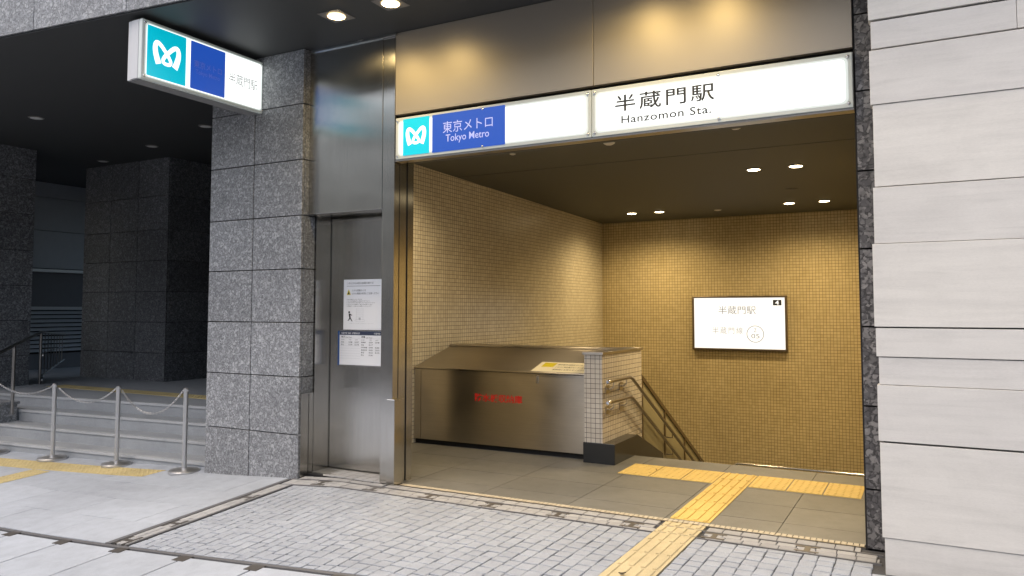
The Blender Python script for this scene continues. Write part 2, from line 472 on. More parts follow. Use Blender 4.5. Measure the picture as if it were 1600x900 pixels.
# bedding sand between the cobbles, follows the slope a little lower
mb = MB()
gx = [-5.36 + .25*i for i in range(29)]; gy = [3.58 + .2*i for i in range(11)]
mb.add([(x, y, g(x, y) - .010) for y in gy for x in gx], [(j*29+i, j*29+i+1, (j+1)*29+i+1, (j+1)*29+i) for j in range(10) for i in range(28)])
tag(mb.build('paving_bed', M['sand']), kind='structure')

# bands of small setts: along the entrance (two rows + one) and down the left edge
mb = MB()
def row_x(ya, yb, x0, x1, ln=.118):
    x = x0
    while x < x1 - .02:
        l = min(ln*random.uniform(.93, 1.07), x1-x)
        if not (x + l > PATH[0] and x < PATH[1]):
            stones(mb, x, x+l, ya, yb, .006, .003, .0012, .002, .0015, .02)
        x += l
row_x(5.295, 5.370, -5.28, -.30); row_x(5.370, 5.445, -5.28, -.30)
row_x(5.475, 5.575, -4.24, -.42)
row_x(5.475, 5.560, -5.235, -4.27)
for xa, xb in ((-5.29, -5.22), (-5.22, -5.15)):
    y = 3.65
    while y < 5.25:
        l = random.uniform(.11, .13); l = min(l, 5.27-y)
        stones(mb, xa, xb, y, y+l, .006, .003, .0012, .002, .0015, .02); y += l
# the little setts in the door recess
x = -5.24
while x < -4.37:
    for k in range(2): stones(mb, x, x+.11, 5.60+k*.13, 5.73+k*.13, .008, .004, .0012, .002, .001, .02)
    x += .11
tag(mb.build('sett_band', M['small_sett']), kind='structure')

# pavement slabs: street side of the drain line, and the forecourt to the left
mb = MB()
x = -6.40 - .665*17
while x < 5:
    for k in range(9):
        y1 = 3.57 - k*.62
        stones(mb, x, x+.660, y1-.618, y1, .009, .003, .001, .001, .001, .03)
    x += .665
tag(mb.build('pavement', M['paver']), kind='structure')
mb = MB()
for j, (ya, yb) in enumerate(((3.63, 4.08), (4.08, 4.53), (4.53, 4.98), (4.98, 5.43), (5.43, 5.9))):
    x = -16.0 + (.45 if j % 2 else 0)
    while x < -5.36:
        xe = min(x+.9, -5.36)
        if xe - x > .05: stones(mb, x, xe, ya, yb, .005, .002, .0006, .001, .0005, .03)
        x += .9
tag(mb.build('forecourt_paving', M['paver']), kind='structure')

# the road beyond the pavement, behind the viewer
mb = MB(); mb.box(-120, 120, -12, -2.6, -.5, -.205); tag(mb.build('road', M['asphalt']), kind='structure')
mb = MB(); mb.box(-120, 120, -2.6, -2.4, -.5, -.145); tag(mb.build('kerb', M['step']), kind='structure')
b = thing('office_building', (0,-22,-.2), 'beige office block behind the viewer, added across the street for the steel to reflect', 'building')  # out of view, put in for the brushed steel to reflect
mb = MB(); mb.box(-45, 45, -30, -22, -.3, 13); mb.build('wall', M['facade'], b)
for fl in range(4):
    for k in range(14):
        mb = MB(); xx = -42 + k*6.1; mb.box(xx, xx+2.4, -22, -21.96, .9+fl*3.2, 2.3+fl*3.2); mb.build('window', M['window'], b)

# ------------------------------------------------------------------ inside floor, stairs, ceiling
mb = MB()
def ftile(x0, x1, y0, y1):
    mb.box(x0+.0025, x1-.0025, y0+.003, y1-.003, -.03, random.uniform(-.0004, .0004))
xj = [-5.34, -4.97, -4.17, -3.37, -2.57, -1.77, -.97, -.31]; yj = [5.66, 5.95, 6.45, 6.95, 7.45, 7.92]
for i in range(len(xj)-1):
    for j in range(len(yj)-1): ftile(xj[i], xj[i+1], yj[j], yj[j+1])
mb.m = 1; mb.box(-5.34, -.31, 5.6, 7.9, -.2, -.008)
mb.box(-5.34, -2.96, 7.93, 8.5, -.2, -.008)
tag(mb.build('floor', [M['floor'], M['joint']]), kind='structure')
mb = MB(); ST_Y, RISE, TREAD = 7.92, .16, .30
for k in range(12):
    z1 = -RISE*(k+1)
    mb.box(-2.93, -.31, ST_Y + k*TREAD, ST_Y + (k+1)*TREAD + .02, z1-.3, z1)
mb.box(-5.33, -.31, ST_Y + 12*TREAD, 13.4, -2.4, -1.92)
tag(mb.build('stairs', M['floor']), kind='structure')
# ceiling falls slightly towards the back
def cz(y): return 3.285 - (y-7.4)*.0208
mb = MB()
for ya, yb in ((5.85, 8.335), (8.36, 13.42)):
    mb.prism([(ya, cz(ya)), (yb, cz(yb)), (yb, cz(yb)+.05), (ya, cz(ya)+.05)], 'x', -5.35, -.29)
mb.m = 1; mb.box(-5.5, -.15, 5.85, 13.6, 3.36, 3.5)
tag(mb.build('ceiling', [M['ceiling'], M['black']]), kind='structure')

# tiled walls
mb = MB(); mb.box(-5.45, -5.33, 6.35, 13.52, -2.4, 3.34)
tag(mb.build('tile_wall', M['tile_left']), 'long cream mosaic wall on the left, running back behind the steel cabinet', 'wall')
mb = MB(); mb.box(-5.33, -4.366, 5.962, 6.04, 0, 3.34); mb.box(-5.45, -5.33, 5.962, 6.34, 0, 3.34)  # unseen, added in pale tile to lighten the reflection in the cabinet front
tag(mb.build('tile_wall', M['tile_left']), 'unseen mosaic return wall behind the steel door closet, added for the cabinet to reflect', 'wall')
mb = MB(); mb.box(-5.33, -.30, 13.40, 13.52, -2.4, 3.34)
tag(mb.build('tile_wall', M['tile']), 'mosaic wall at the far end, coloured golden for its lamplight, behind the lit station display', 'wall')
mb = MB(); mb.box(-.30, -.15, 5.83, 13.52, -2.4, 3.34)
tag(mb.build('tile_wall', M['tile']), 'mosaic side wall hidden behind the right granite jamb', 'wall')

# ------------------------------------------------------------------ granite pillars, jamb, beam
def slab_face(mb, axis, plane, out, us, zs, gap=.009, th=.03):
    """panels of a clad face; axis 'y' face lies at y=plane with u=x, axis 'x' at x=plane with u=y; out = +1/-1"""
    for a, bb in zip(us[:-1], us[1:]):
        for z0, z1 in zip(zs[:-1], zs[1:]):
            lo, hi = (plane, plane - out*th) if out < 0 else (plane - th, plane)
            lo, hi = min(plane, plane - out*th), max(plane, plane - out*th)
            if axis == 'y': mb.box(a+gap/2, bb-gap/2, lo, hi, z0+gap/2, z1-gap/2)
            else: mb.box(lo, hi, a+gap/2, bb-gap/2, z0+gap/2, z1-gap/2)

ZP = [-.20, .369, .913, 1.43, 1.943, 2.458, 2.999, 3.546, 4.085]
SOF = 4.085
mb = MB()
slab_face(mb, 'y', 5.48, -1, [-6.525, -5.90, -5.25], ZP)
slab_face(mb, 'x', -5.25, 1, [5.511, 5.665], [.75] + ZP[2:], th=.03)
slab_face(mb, 'x', -6.525, -1, [5.511, 6.1, 6.7], ZP, th=.03)
mb.m = 1; mb.box(-6.495, -5.28, 5.51, 6.7, -.25, SOF)
tag(mb.build('granite_pillar', [M['granite'], M['joint']], world=(-5.89, 5.5, 0), bevel=.003), 'speckled grey granite pillar in front, beside the steel door and under the hanging sign', 'pillar')

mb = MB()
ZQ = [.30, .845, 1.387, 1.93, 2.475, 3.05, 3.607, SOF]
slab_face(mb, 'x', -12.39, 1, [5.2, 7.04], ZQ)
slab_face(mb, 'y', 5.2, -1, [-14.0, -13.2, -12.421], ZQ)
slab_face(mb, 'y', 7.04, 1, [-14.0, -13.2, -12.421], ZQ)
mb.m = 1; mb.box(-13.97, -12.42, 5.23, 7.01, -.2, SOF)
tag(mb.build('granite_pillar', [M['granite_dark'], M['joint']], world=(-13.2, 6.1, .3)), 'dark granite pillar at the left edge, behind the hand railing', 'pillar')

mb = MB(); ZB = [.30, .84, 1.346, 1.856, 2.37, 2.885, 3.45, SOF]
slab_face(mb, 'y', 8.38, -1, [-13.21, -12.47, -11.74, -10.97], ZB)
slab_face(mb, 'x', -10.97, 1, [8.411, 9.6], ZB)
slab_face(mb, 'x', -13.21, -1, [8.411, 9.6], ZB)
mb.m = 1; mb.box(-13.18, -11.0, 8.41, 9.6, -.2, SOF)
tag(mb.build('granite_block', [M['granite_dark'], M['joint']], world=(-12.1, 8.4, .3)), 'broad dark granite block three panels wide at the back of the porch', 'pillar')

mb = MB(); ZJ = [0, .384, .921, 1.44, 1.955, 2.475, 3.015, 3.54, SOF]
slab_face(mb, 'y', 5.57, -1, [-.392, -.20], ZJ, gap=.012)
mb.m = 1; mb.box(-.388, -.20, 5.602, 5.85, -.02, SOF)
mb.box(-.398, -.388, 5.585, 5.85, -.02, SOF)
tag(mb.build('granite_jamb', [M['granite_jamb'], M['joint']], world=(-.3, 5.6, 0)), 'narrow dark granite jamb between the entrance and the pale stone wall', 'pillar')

# canopy: beam along its street edge and the dark soffit
def ly(x): return 3.896 + (x + 7.51)*.1071
mb = MB()
bx = [-19, -15.6, -12.4, -9.3, -7.07, -5.93, -4.0, -2.0, .0, 2.0]
for xa, xb in zip(bx[:-1], bx[1:]):
    for z0, z1 in ((SOF, 4.72), (4.72, 5.4), (5.4, 6.2)):
        e = .004
        vs = [(xa+e, ly(xa+e), z0+e), (xb-e, ly(xb-e), z0+e), (xb-e, ly(xb-e)+.05, z0+e), (xa+e, ly(xa+e)+.05, z0+e)]
        vs += [(p[0], p[1], z1-e) for p in vs]
        mb.add(vs, [(0,3,2,1),(4,5,6,7),(0,1,5,4),(1,2,6,5),(2,3,7,6),(3,0,4,7)])
mb.m = 1
mb.prism([(-19, ly(-19)+.05), (2.0, ly(2)+.05), (2.0, ly(2)+.4), (-19, ly(-19)+.4)], 'z', SOF+.002, 6.2)
bm_ = mb.build('granite_beam', [M['granite'], M['joint']], world=(-8, 4, SOF))
tag(bm_, 'granite clad beam along the canopy edge at top left', 'beam')
mb = MB()
mb.prism([(-19, ly(-19)+.41), (.0, ly(0)+.41), (.0, 5.58), (-5.3, 5.58), (-5.3, 12), (-19, 12)], 'z', SOF, SOF+.25)
mb.prism([(-19, ly(-19)+.02), (.2, ly(.2)+.02), (.2, ly(.2)+.4), (-19, ly(-19)+.4)], 'z', SOF-.012, SOF-.004)
tag(mb.build('soffit', M['soffit']), kind='structure')
mb = MB(); mb.box(-40, 3.5, 5.9, 13.7, SOF+.3, 17); mb.box(-40, 3.5, 4.7, 5.9, 6.2, 17); mb.box(-40, -19, 4.7, 13.7, -.2, SOF+.3)
tag(mb.build('upper_storeys', M['granite_dark']), 'granite clad storeys of the building above the canopy', 'building')

# ------------------------------------------------------------------ porch on the left: steps, platform, walls
mb = MB()
steps = [(5.66, -.06), (5.96, .09), (6.26, .235), (6.56, .38)]
PLAT = .38
def sbox(mb, x0, x1, y0, y1, z0, z1, sh0, sh1, xr):
    """a box whose front and back edges run at a slight angle to the entrance"""
    a = lambda x, y, k: y + k*(x - xr)
    lo = [(x0, a(x0,y0,sh0)), (x1, a(x1,y0,sh0)), (x1, a(x1,y1,sh1)), (x0, a(x0,y1,sh1))]
    mb.add([(x, y, z0) for x, y in lo] + [(x, y, z1) for x, y in lo], [(0,3,2,1),(4,5,6,7),(0,1,5,4),(1,2,6,5),(2,3,7,6),(3,0,4,7)])
for i, (y, z) in enumerate(steps):
    last = i == 3
    ye = 11.9 if last else steps[i+1][0] + .02
    k2 = 0 if last else .09
    mb.m = 0
    sbox(mb, -18, -5.5, y + .012, ye, -.4, z - .012, .09, k2, -6.86)
    mb.m = 1
    sbox(mb, -18, -5.5, y, y + .06, z - .030, z, .09, .09, -6.86)
    mb.m = 0
    sbox(mb, -18, -5.5, y + .0615, ye, z - .0125, z - .0015, .09, k2, -6.86)
tag(mb.build('porch_steps', [M['step'], M['nosing']]), kind='structure')
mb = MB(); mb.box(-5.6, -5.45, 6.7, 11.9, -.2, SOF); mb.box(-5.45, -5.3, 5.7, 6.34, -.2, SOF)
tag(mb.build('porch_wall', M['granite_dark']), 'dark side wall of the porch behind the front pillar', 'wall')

d = thing('glass_entrance', (-8.3, 9.62, .38), 'dark glass entrance with a pale push bar, in the shaded recess behind the front pillar', 'entrance')
mb = MB(); mb.box(-10.96, -5.6, 9.64, 9.70, .335, SOF); mb.build('glass', M['glass_dark'], d)
mb = MB(); mb.box(-10.96, -5.6, 9.60, 9.635, 1.33, 1.43); mb.build('push_bar', M['louvre'], d)
for xx in (-10.95, -10.2, -8.6, -7.0):
    mb = MB(); mb.box(xx, xx+.05, 9.59, 9.599, .335, SOF); mb.build('frame', M['steel_dark'], d)

gw = thing('panel_wall', (-15.4, 9.5, .1), 'blue grey panelled wall with a louvre, seen between the two dark granite blocks', 'wall')
mb = MB()
for z0, z1 in ((2.38, 3.12), (3.13, 3.785), (3.795, 4.4)): mb.box(-15.5, -15.4, 7.0, 12, z0, z1)
mb.m = 1; mb.box(-15.6, -15.5, 7, 12, -.2, 4.4); mb.build('panel', [M['grey_panel'], M['joint']], gw)
mb = MB(); mb.box(-15.5, -15.34, 7, 12, 2.30, 2.36); mb.build('ledge', M['louvre'], gw)
mb = MB(); mb.box(-15.5, -15.42, 7, 12, 1.62, 2.29); mb.box(-15.5, -15.43, 7, 12, .2, .68); mb.build('lower_wall', M['grey_low'], gw)
lv = None
mb = MB(); mb.box(-15.5, -15.38, 7, 12, 1.55, 1.615); mb.build('louvre_head', M['sill'], gw)
mb = MB()
for k in range(10):
    z = .72 + k*.083; mb.prism([(-15.46, z+.05), (-15.40, z), (-15.39, z+.008), (-15.45, z+.06)], 'y', 7, 12)
mb.build('louvre', M['louvre'], gw)
mb = MB(); mb.box(-15.5, -15.2, 7, 12, .05, .2); mb.build('sill', M['sill'], gw)

# ramp railing at the far left
r = thing('hand_railing', (-12.0, 6.8, .335), 'dark metal hand railing with thin balusters beside the left granite pillar', 'railing')
top = [(-9.7, 5.05, .98), (-10.47, 5.75, 1.09), (-12.25, 7.12, 1.20), (-13.0, 7.6, 1.17), (-14.2, 8.7, 1.10)]
mb = MB(); mb.tube(top, .022, 10); mb.build('top_rail', M['steel_dark'], r)
mb = MB(); mb.tube([(-12.35, 7.22, .44), (-13.0, 7.6, .47), (-14.3, 8.75, .62)], .016, 8); mb.build('bottom_rail', M['steel'], r)
mb = MB(); mb.tube([(-12.35, 7.22, .83), (-13.0, 7.6, .84), (-14.3, 8.75, .86)], .012, 8); mb.build('middle_rail', M['steel'], r)
for (px, py, zt) in ((-10.47, 5.75, 1.08), (-12.38, 7.2, 1.19)):
    mb = MB(); mb.tube([(px, py, .20 if px > -11 else .335), (px, py, zt)], .021, 10); mb.build('post', M['steel_dark'], r)
for k in range(8):
    tt = k/7; px = -12.7 + (-14.2+12.7)*tt; py = 7.4 + (8.65-7.4)*tt
    mb = MB(); mb.tube([(px, py, .46+.15*tt), (px, py, 1.17-.06*tt)], .008, 6); mb.build('baluster', M['steel_dark'], r)
mb = MB(); mb.box(-13.9, -10.62, 5.5, 5.9, -.1, .31); mb.m = 1; mb.box(-13.92, -10.60, 5.48, 5.92, .31, .345)
tag(mb.build('low_plinth', [M['granite'], M['granite']]), 'low dark granite plinth at the foot of the left pillar', 'plinth')

# ------------------------------------------------------------------ pale stone wall on the right
zs = [-.05, .204, .765, 1.103, 1.269, 1.445, 1.949, 2.294, 2.80, 3.143, 3.323, 4.2, 4.9, 5.6, 6.4]
wide = {.765: .011, 1.445: .009, 3.143: .011, 3.323: .012, 2.294: .006, 1.269: .005}
jog = [.012, 0, -.006, .006, -.006, -.012, .0, .010, -.002, .010, -.002, .006, .0, .0]
mb = MB()
for i, (z0, z1) in enumerate(zip(zs[:-1], zs[1:])):
    ga = wide.get(z0, .003)/2; gb = wide.get(z1, .003)/2
    cut = [-.275 + jog[i]]
    xx = .49 if i % 2 else 1.25
    if i != 9: xx = 1.2 + .3*(i % 3)
    cut += [xx, 2.6, 4.2, 6.0, 8.5, 12, 18, 26]
    py = 5.12 + jog[i]*.5
    for a, bb in zip(cut[:-1], cut[1:]): mb.box(a+.0012, bb-.0012, py, 5.22, z0+ga, z1-gb)
for k in range(16): mb.box(-.27, 26, 5.13, 5.22, 6.41+.66*k, 7.06+.66*k)
mb.m = 1; mb.box(-.255, 26, 5.16, 5.60, -.05, 17); mb.box(3.6, 26, 5.6, 13.7, -.05, 17)
tag(mb.build('stone_wall', [M['travertine'], M['groove']], world=(0, 5.12, 0), bevel=.002), 'pale beige travertine wall of uneven courses on the right', 'wall')

# ------------------------------------------------------------------ steel portal: pilaster, panel over the door
po = thing('steel_portal', (-4.75, 5.57, 0), 'brushed steel cladding around the service door, left of the entrance', 'cladding')
mb = MB(); mb.box(-5.25, -4.362, 5.565, 5.70, 2.47, SOF-.02); mb.build('over_panel', M['steel_v'], po, bevel=.003)
mb = MB(); mb.box(-4.36, -4.225, 5.57, 5.645, -.01, SOF-.02); mb.build('pilaster', M['steel_v'], po, bevel=.003)
mb = MB(); mb.box(-4.36, -4.222, 5.652, 5.75, -.01, SOF-.02); mb.box(-4.36, -4.222, 5.775, 5.86, -.01, SOF-.02); mb.m = 1; mb.box(-4.355, -4.235, 5.64, 5.86, -.01, SOF-.03)
mb.build('shutter_guide', [M['steel_v'], M['black']], po)
mb = MB(); mb.box(-4.262, -4.175, 5.535, 5.66, -.005, .755); mb.build('corner_guard', M['steel_v'], po, bevel=.004)
mb = MB(); mb.box(-5.285, -5.243, 5.50, 5.665, -.02, .755); mb.m = 1; mb.box(-5.2425, -5.2415, 5.60, 5.606, -.02, .75); mb.build('corner_guard', [M['steel_v'], M['black']], po, bevel=.003)
mb = MB(); mb.box(-5.29, -4.2, 5.545, 5.565, SOF-.03, SOF-.005); mb.build('head_trim', M['steel'], po)
mb = MB(); mb.box(-4.45, -4.364, 5.70, 5.93, 0, 3.3); mb.box(-5.3, -4.364, 5.935, 5.96, -.02, SOF-.02); mb.build('lining', M['steel_dark'], po)

dr = thing('service_door', (-4.9, 5.88, 0), 'brushed steel service door with two white notices, between granite pillar and entrance', 'door')
mb = MB(); mb.box(-5.235, -4.45, 5.88, 5.93, .012, 2.505); mb.build('leaf', M['steel_v'], dr)
mb = MB(); mb.box(-5.275, -5.235, 5.668, 5.90, -.02, 2.53); mb.box(-5.238, -4.45, 5.715, 5.90, 2.505, 2.53); mb.build('frame', M['steel_v'], dr)
mb = MB(); mb.box(-5.232, -5.226, 5.8785, 5.8795, .012, 2.50); mb.build('gap', M['black'], dr)

# notices on the door
n1 = thing('door_notice', (-4.82, 5.875, 1.6), 'white paper notice with a warning triangle on the steel door, above the timetable', 'notice')
yN = 5.872
mb = MB(); mb.box(-5.06, -4.582, yN, 5.879, 1.357, 1.846); mb.build('sheet', M['paper'], n1)
X, U = (1,0,0), (0,0,1)
text('このとびらは防火設備の扉です', 'heading', M['ink'], n1, (-5.02, yN, 1.800), X, U, .33, .021, .001)
mb = MB(); mb.box(-5.02, -4.61, yN-.001, yN-.0004, 1.781, 1.784); mb.build('rule', M['ink'], n1)
mb = MB(); mb.prism([(-5.022, 1.697), (-4.97, 1.697), (-4.996, 1.752)], 'y', yN-.0012, yN-.0004); tr = mb.build('warning_triangle', M['warn'], n1)
mb = MB(); mb.prism([(-5.008, 1.702), (-4.984, 1.702), (-4.996, 1.731)], 'y', yN-.0024, yN-.0016); mb.build('mark', M['ink'], tr)
text('とびら閉鎖のとき', 'warning_text', M['ink'], n1, (-4.955, yN, 1.730), X, U, .17, .019, .001)
text('とびら周囲の状況にご注意ください', 'warning_text', M['ink'], n1, (-4.955, yN, 1.700), X, U, .33, .019, .001)
for k, (s, wd) in enumerate((('火災が発生したときには', .19), ('とびらが自動的に閉まりますので', .29), ('とびらの付近に物を置いたり立ち止まったり', .35), ('しないように皆様のご協力をお願いします', .32), ('ご理解とご協力をお願いいたします', .31))):
    text(s, 'small_print', M['ink'], n1, (-5.022, yN, 1.648 - k*.0165), X, U, wd, .009, .001)
# pictogram: a running figure and a small drawing of a barrier
mb = MB(); y0, y1 = yN-.0012, yN-.0004
mb.prism([(-4.988+.011*math.cos(a*.6), 1.527+.011*math.sin(a*.6)) for a in range(10)], 'y', y0, y1)
mb.prism([(-4.994,1.512), (-4.975,1.514), (-4.969,1.478), (-4.987,1.474)], 'y', y0, y1)
mb.prism([(-4.977,1.513), (-4.951,1.500), (-4.955,1.493), (-4.979,1.503)], 'y', y0, y1)
mb.prism([(-4.987,1.474), (-4.972,1.478), (-4.985,1.450), (-5.004,1.442), (-5.006,1.449), (-4.994,1.456)], 'y', y0, y1)
mb.prism([(-4.982,1.476), (-4.969,1.478), (-4.957,1.456), (-4.945,1.440), (-4.953,1.437), (-4.968,1.453)], 'y', y0, y1)
mb.build('running_figure', M['ink'], n1)
mb = MB()
for k in range(5): mb.box(-4.895, -4.815, y0, y1, 1.482+k*.019, 1.4835+k*.019)
for xx in (-4.90, -4.815): mb.box(xx, xx+.0015, y0, y1, 1.45, 1.565)
mb.tube([(-4.855+.062*math.cos(a*math.pi/12), yN-.0008, 1.447+.013*math.sin(a*math.pi/12)) for a in range(24)], .0009, 4, closed=True)
mb.box(-4.868, -4.845, y0, y1, 1.452, 1.475)
mb.build('drawing', M['paper_line'], n1)
text('この図は防火設備の位置を示すものです', 'small_print', M['paper_line'], n1, (-5.005, yN, 1.415), X, U, .32, .006, .001)

n2 = thing('timetable', (-4.85, 5.87, 1.17), 'small timetable board with navy header and blue left edge on the steel door', 'notice')
yT = 5.864
mb = MB(); mb.box(-5.098, -4.584, yT, 5.879, 1.016, 1.345); mb.build('board', M['paper'], n2)
mb = MB(); mb.box(-5.118, -5.0985, yT-.002, 5.879, 1.008, 1.345); mb.build('left_edge', M['blue_edge'], n2)
mb = MB(); mb.box(-5.098, -4.584, yT-.004, 5.879, 1.3455, 1.353); mb.build('rail_trim', M['steel'], n2)
mb = MB(); mb.box(-5.098, -4.584, yT-.004, 5.879, 1.006, 1.0155); mb.build('rail_trim', M['steel'], n2)
mb = MB(); mb.box(-5.096, -4.586, yT-.001, yT-.0003, 1.305, 1.343); mb.build('header', M['navy'], n2)
text('半蔵門駅 始発・終電時刻表', 'header_text', M['paper'], n2, (-5.075, yT, 1.313), X, U, .23, .020, .0016)
text('半蔵門線', 'header_text', M['paper'], n2, (-4.672, yT, 1.313), X, U, .075, .018, .0016)
text('始発', 'column_title', M['ink'], n2, (-5.075, yT, 1.279), X, U, .045, .019, .001, bold=.02)
text('First Train', 'column_title', M['ink'], n2, (-5.02, yT, 1.277), X, U, .075, .011, .001)
text('終電', 'column_title', M['ink'], n2, (-4.825, yT, 1.279), X, U, .045, .019, .001, bold=.02)
text('Last Train', 'column_title', M['ink'], n2, (-4.77, yT, 1.277), X, U, .075, .011, .001)
rowsL = [('渋谷', '5:08', '5:07'), ('押上', '5:14', '5:14')]
rowsR = [('長津田', '23:59', '23:48'), ('渋谷', '0:17', ''), ('中央林間', '0:04', '0:02'), ('清澄白河', '0:05', '23:53'), ('鷺沼', '0:21', '0:10'), ('押上', '0:30', '')]
for x0, rows in ((-5.078, rowsL), (-4.828, rowsR)):
    text('行き先', 'table_text', M['ink'], n2, (x0, yT, 1.255), X, U, .04, .009, .001)
    text('平日', 'table_text', M['ink'], n2, (x0+.10, yT, 1.255), X, U, .025, .009, .001)
    text('土休日', 'table_text', M['ink'], n2, (x0+.17, yT, 1.255), X, U, .035, .009, .001)
    for k, (nm, a, c_) in enumerate(rows):
        z = 1.230 - k*.0245
        text(nm, 'table_text', M['ink'], n2, (x0, yT, z), X, U, .018*len(nm), .013, .001, bold=.01)
        text(a, 'table_text', M['ink'], n2, (x0+.095, yT, z), X, U, .045, .013, .001, bold=.01)
        if c_: text(c_, 'table_text', M['ink'], n2, (x0+.170, yT, z), X, U, .050, .013, .001, bold=.01)
mb = MB()
for k in range(8):
    z = 1.2735 if k == 0 else 1.250 - k*.0245
    mb.box(-5.09, -4.84, yT-.0009, yT-.0003, z, z+.0012)
    if k == 0: mb.box(-4.832, -4.592, yT-.0009, yT-.0003, z, z+.0012)
mb.build('table_rules', M['paper_line'], n2)

# ------------------------------------------------------------------ fascia and station sign over the entrance
fa = thing('metal_fascia', (-2.3, 5.57, 3.7), 'satin metal fascia over the entrance, glowing under the canopy lights', 'fascia')
mb = MB(); mb.box(-4.222, -2.283, 5.572, 5.85, 3.322, SOF-.003); mb.build('panel', M['fascia'], fa, bevel=.003)
mb = MB(); mb.box(-2.279, -.40, 5.572, 5.85, 3.322, SOF-.003); mb.build('panel', M['fascia'], fa, bevel=.003)
mb = MB(); mb.box(-4.222, -.40, 5.62, 5.85, 2.93, 3.32); mb.build('recess', M['black'], fa)
mb = MB(); mb.box(-4.222, -.40, 5.85, 5.9, 2.93, SOF); mb.build('backing', M['ceiling'], fa)

def logo(mb, cx, cz, s, plane, face):
    """two looped bands crossing into a heart: left and right arches joined by a drop at the centre (unit box 1 x .78)"""
    def P(u, v):
        return (cx + u*s, plane, cz + v*s) if face == 'y' else (plane, cx + u*s, cz + v*s)
    # centre line of the right half: foot of the leg, over the arch, down through the middle crossing and round the bottom
    pts = [(.275,-.33), (.345,-.16), (.395,.02), (.405,.17), (.37,.28), (.29,.295), (.19,.23), (.09,.13), (-.01,.02), (-.10,-.10), (-.135,-.19), (-.10,-.26), (0,-.285)]
    wid = [.20, .185, .17, .155, .14, .135, .13, .125, .12, .115, .11, .11, .11]
    # smooth
    def cr(a, b, c, d, t): return .5*((2*b)+(-a+c)*t+(2*a-5*b+4*c-d)*t*t+(-a+3*b-3*c+d)*t**3)
    C, W = [], []
    n = len(pts)
    for i in range(n-1):
        p0, p1, p2, p3 = pts[max(i-1,0)], pts[i], pts[i+1], pts[min(i+2,n-1)]
        for k in range(6):
            t = k/6; C.append((cr(p0[0],p1[0],p2[0],p3[0],t), cr(p0[1],p1[1],p2[1],p3[1],t))); W.append(wid[i]*(1-t)+wid[i+1]*t)
    C.append(pts[-1]); W.append(wid[-1])
    for sgn in (1, -1):
        L, Rr = [], []
        for i, (u, v) in enumerate(C):
            a = C[max(i-1,0)]; b = C[min(i+1,len(C)-1)]
            dx, dz = b[0]-a[0], b[1]-a[1]; l = math.hypot(dx, dz) or 1
            nx_, nz_ = -dz/l, dx/l
            L.append((sgn*(u+nx_*W[i]/2), v+nz_*W[i]/2)); Rr.append((sgn*(u-nx_*W[i]/2), v-nz_*W[i]/2))
        vs = [P(*q) for q in L] + [P(*q) for q in Rr]; m_ = len(L)
        o_ = .0006 if sgn > 0 else 0.0
        vs = [(q[0], q[1]-o_, q[2]) if face == 'y' else (q[0]+o_, q[1], q[2]) for q in vs]
        mb.add(vs, [(i, i+1, m_+i+1, m_+i) for i in range(m_-1)])

sg = thing('station_sign', (-2.28, 5.5, 3.09), 'long backlit white station sign across the top of the entrance', 'sign')
yF, yB = 5.535, 5.618
SX0, SXM, SX1, SZ0, SZ1 = -4.188, -2.283, -.402, 2.903, 3.278
mb = MB(); mb.box(SX0-.006, SX1+.004, yF+.02, yB, SZ0-.004, SZ1+.004); mb.build('housing', M['housing_u'], sg)
mb = MB(); mb.box(SX0-.006, SX1+.004, yF+.004, yB+.02, SZ0-.018, SZ0-.005); mb.build('bottom_trim', M['steel_dark'], sg)
for a, bb in ((SX0, SXM-.003), (SXM+.003, SX1)):
    mb = MB(); mb.box(a, bb, yF, yF+.02, SZ0, SZ1); f = mb.build('face', M['acrylic'], sg, bevel=.004)
    mb = MB(); mb.prism(rrect(a+.026, bb-.026, SZ0+.026, SZ1-.028, .04), 'y', yF-.0012, yF-.0002); mb.build('lit_rim', M['lit_edge'], f)
    mb = MB(); mb.prism(rrect(a+.044, bb-.044, SZ0+.040, SZ1-.042, .035), 'y', yF-.0026, yF-.0014); mb.build('lit_panel', M['lit'], f)
yL = yF - .003
mb = MB(); mb.prism(rrect(-4.103, -3.818, 2.928, 3.270-.012, .008), 'y', yL-.0010, yL-.0001); cy = mb.build('logo_square', M['cyan'], sg)
mb = MB(); logo(mb, -3.962, 3.095, .225, yL-.0018, 'y'); mb.build('emblem', M['lit_logo'], cy)
mb = MB(); mb.prism(rrect(-3.788, -3.056, 2.925, 3.258, .006), 'y', yL-.0010, yL-.0001); bl = mb.build('name_plate', M['blue'], sg)
text('東京メトロ', 'lettering', M['lilac'], bl, (-3.675, yL-.001, 3.085), X, U, .50, .102, .0008)
text('Tokyo Metro', 'lettering', M['lilac'], bl, (-3.645, yL-.001, 2.988), X, U, .435, .082, .0008, bold=.004)
text('半蔵門駅', 'lettering', M['ink'], sg, (-2.085, yL, 3.073), X, U, .765, .130, .0008, bold=.012, track=1.22)
text('Hanzomon Sta.', 'lettering', M['ink'], sg, (-2.035, yL, 2.979), X, U, .690, .061, .0008, bold=.012, track=1.08)
def screw(parent, p, n, r_=.011):
    mb = MB(); mb.lathe([(r_, 0), (r_, .004), (r_*.75, .0075), (r_*.3, .009)], p, Vector(n), 14)
    return mb.build('screw_cap', M['chrome'], parent)
for xx in (SX0+.022, -3.275, SXM-.028, SXM+.028, -1.292, SX1-.026):
    for zz in (SZ0+.028, SZ1-.028): screw(sg, (xx, yF-.0028, zz), (0,-1,0))

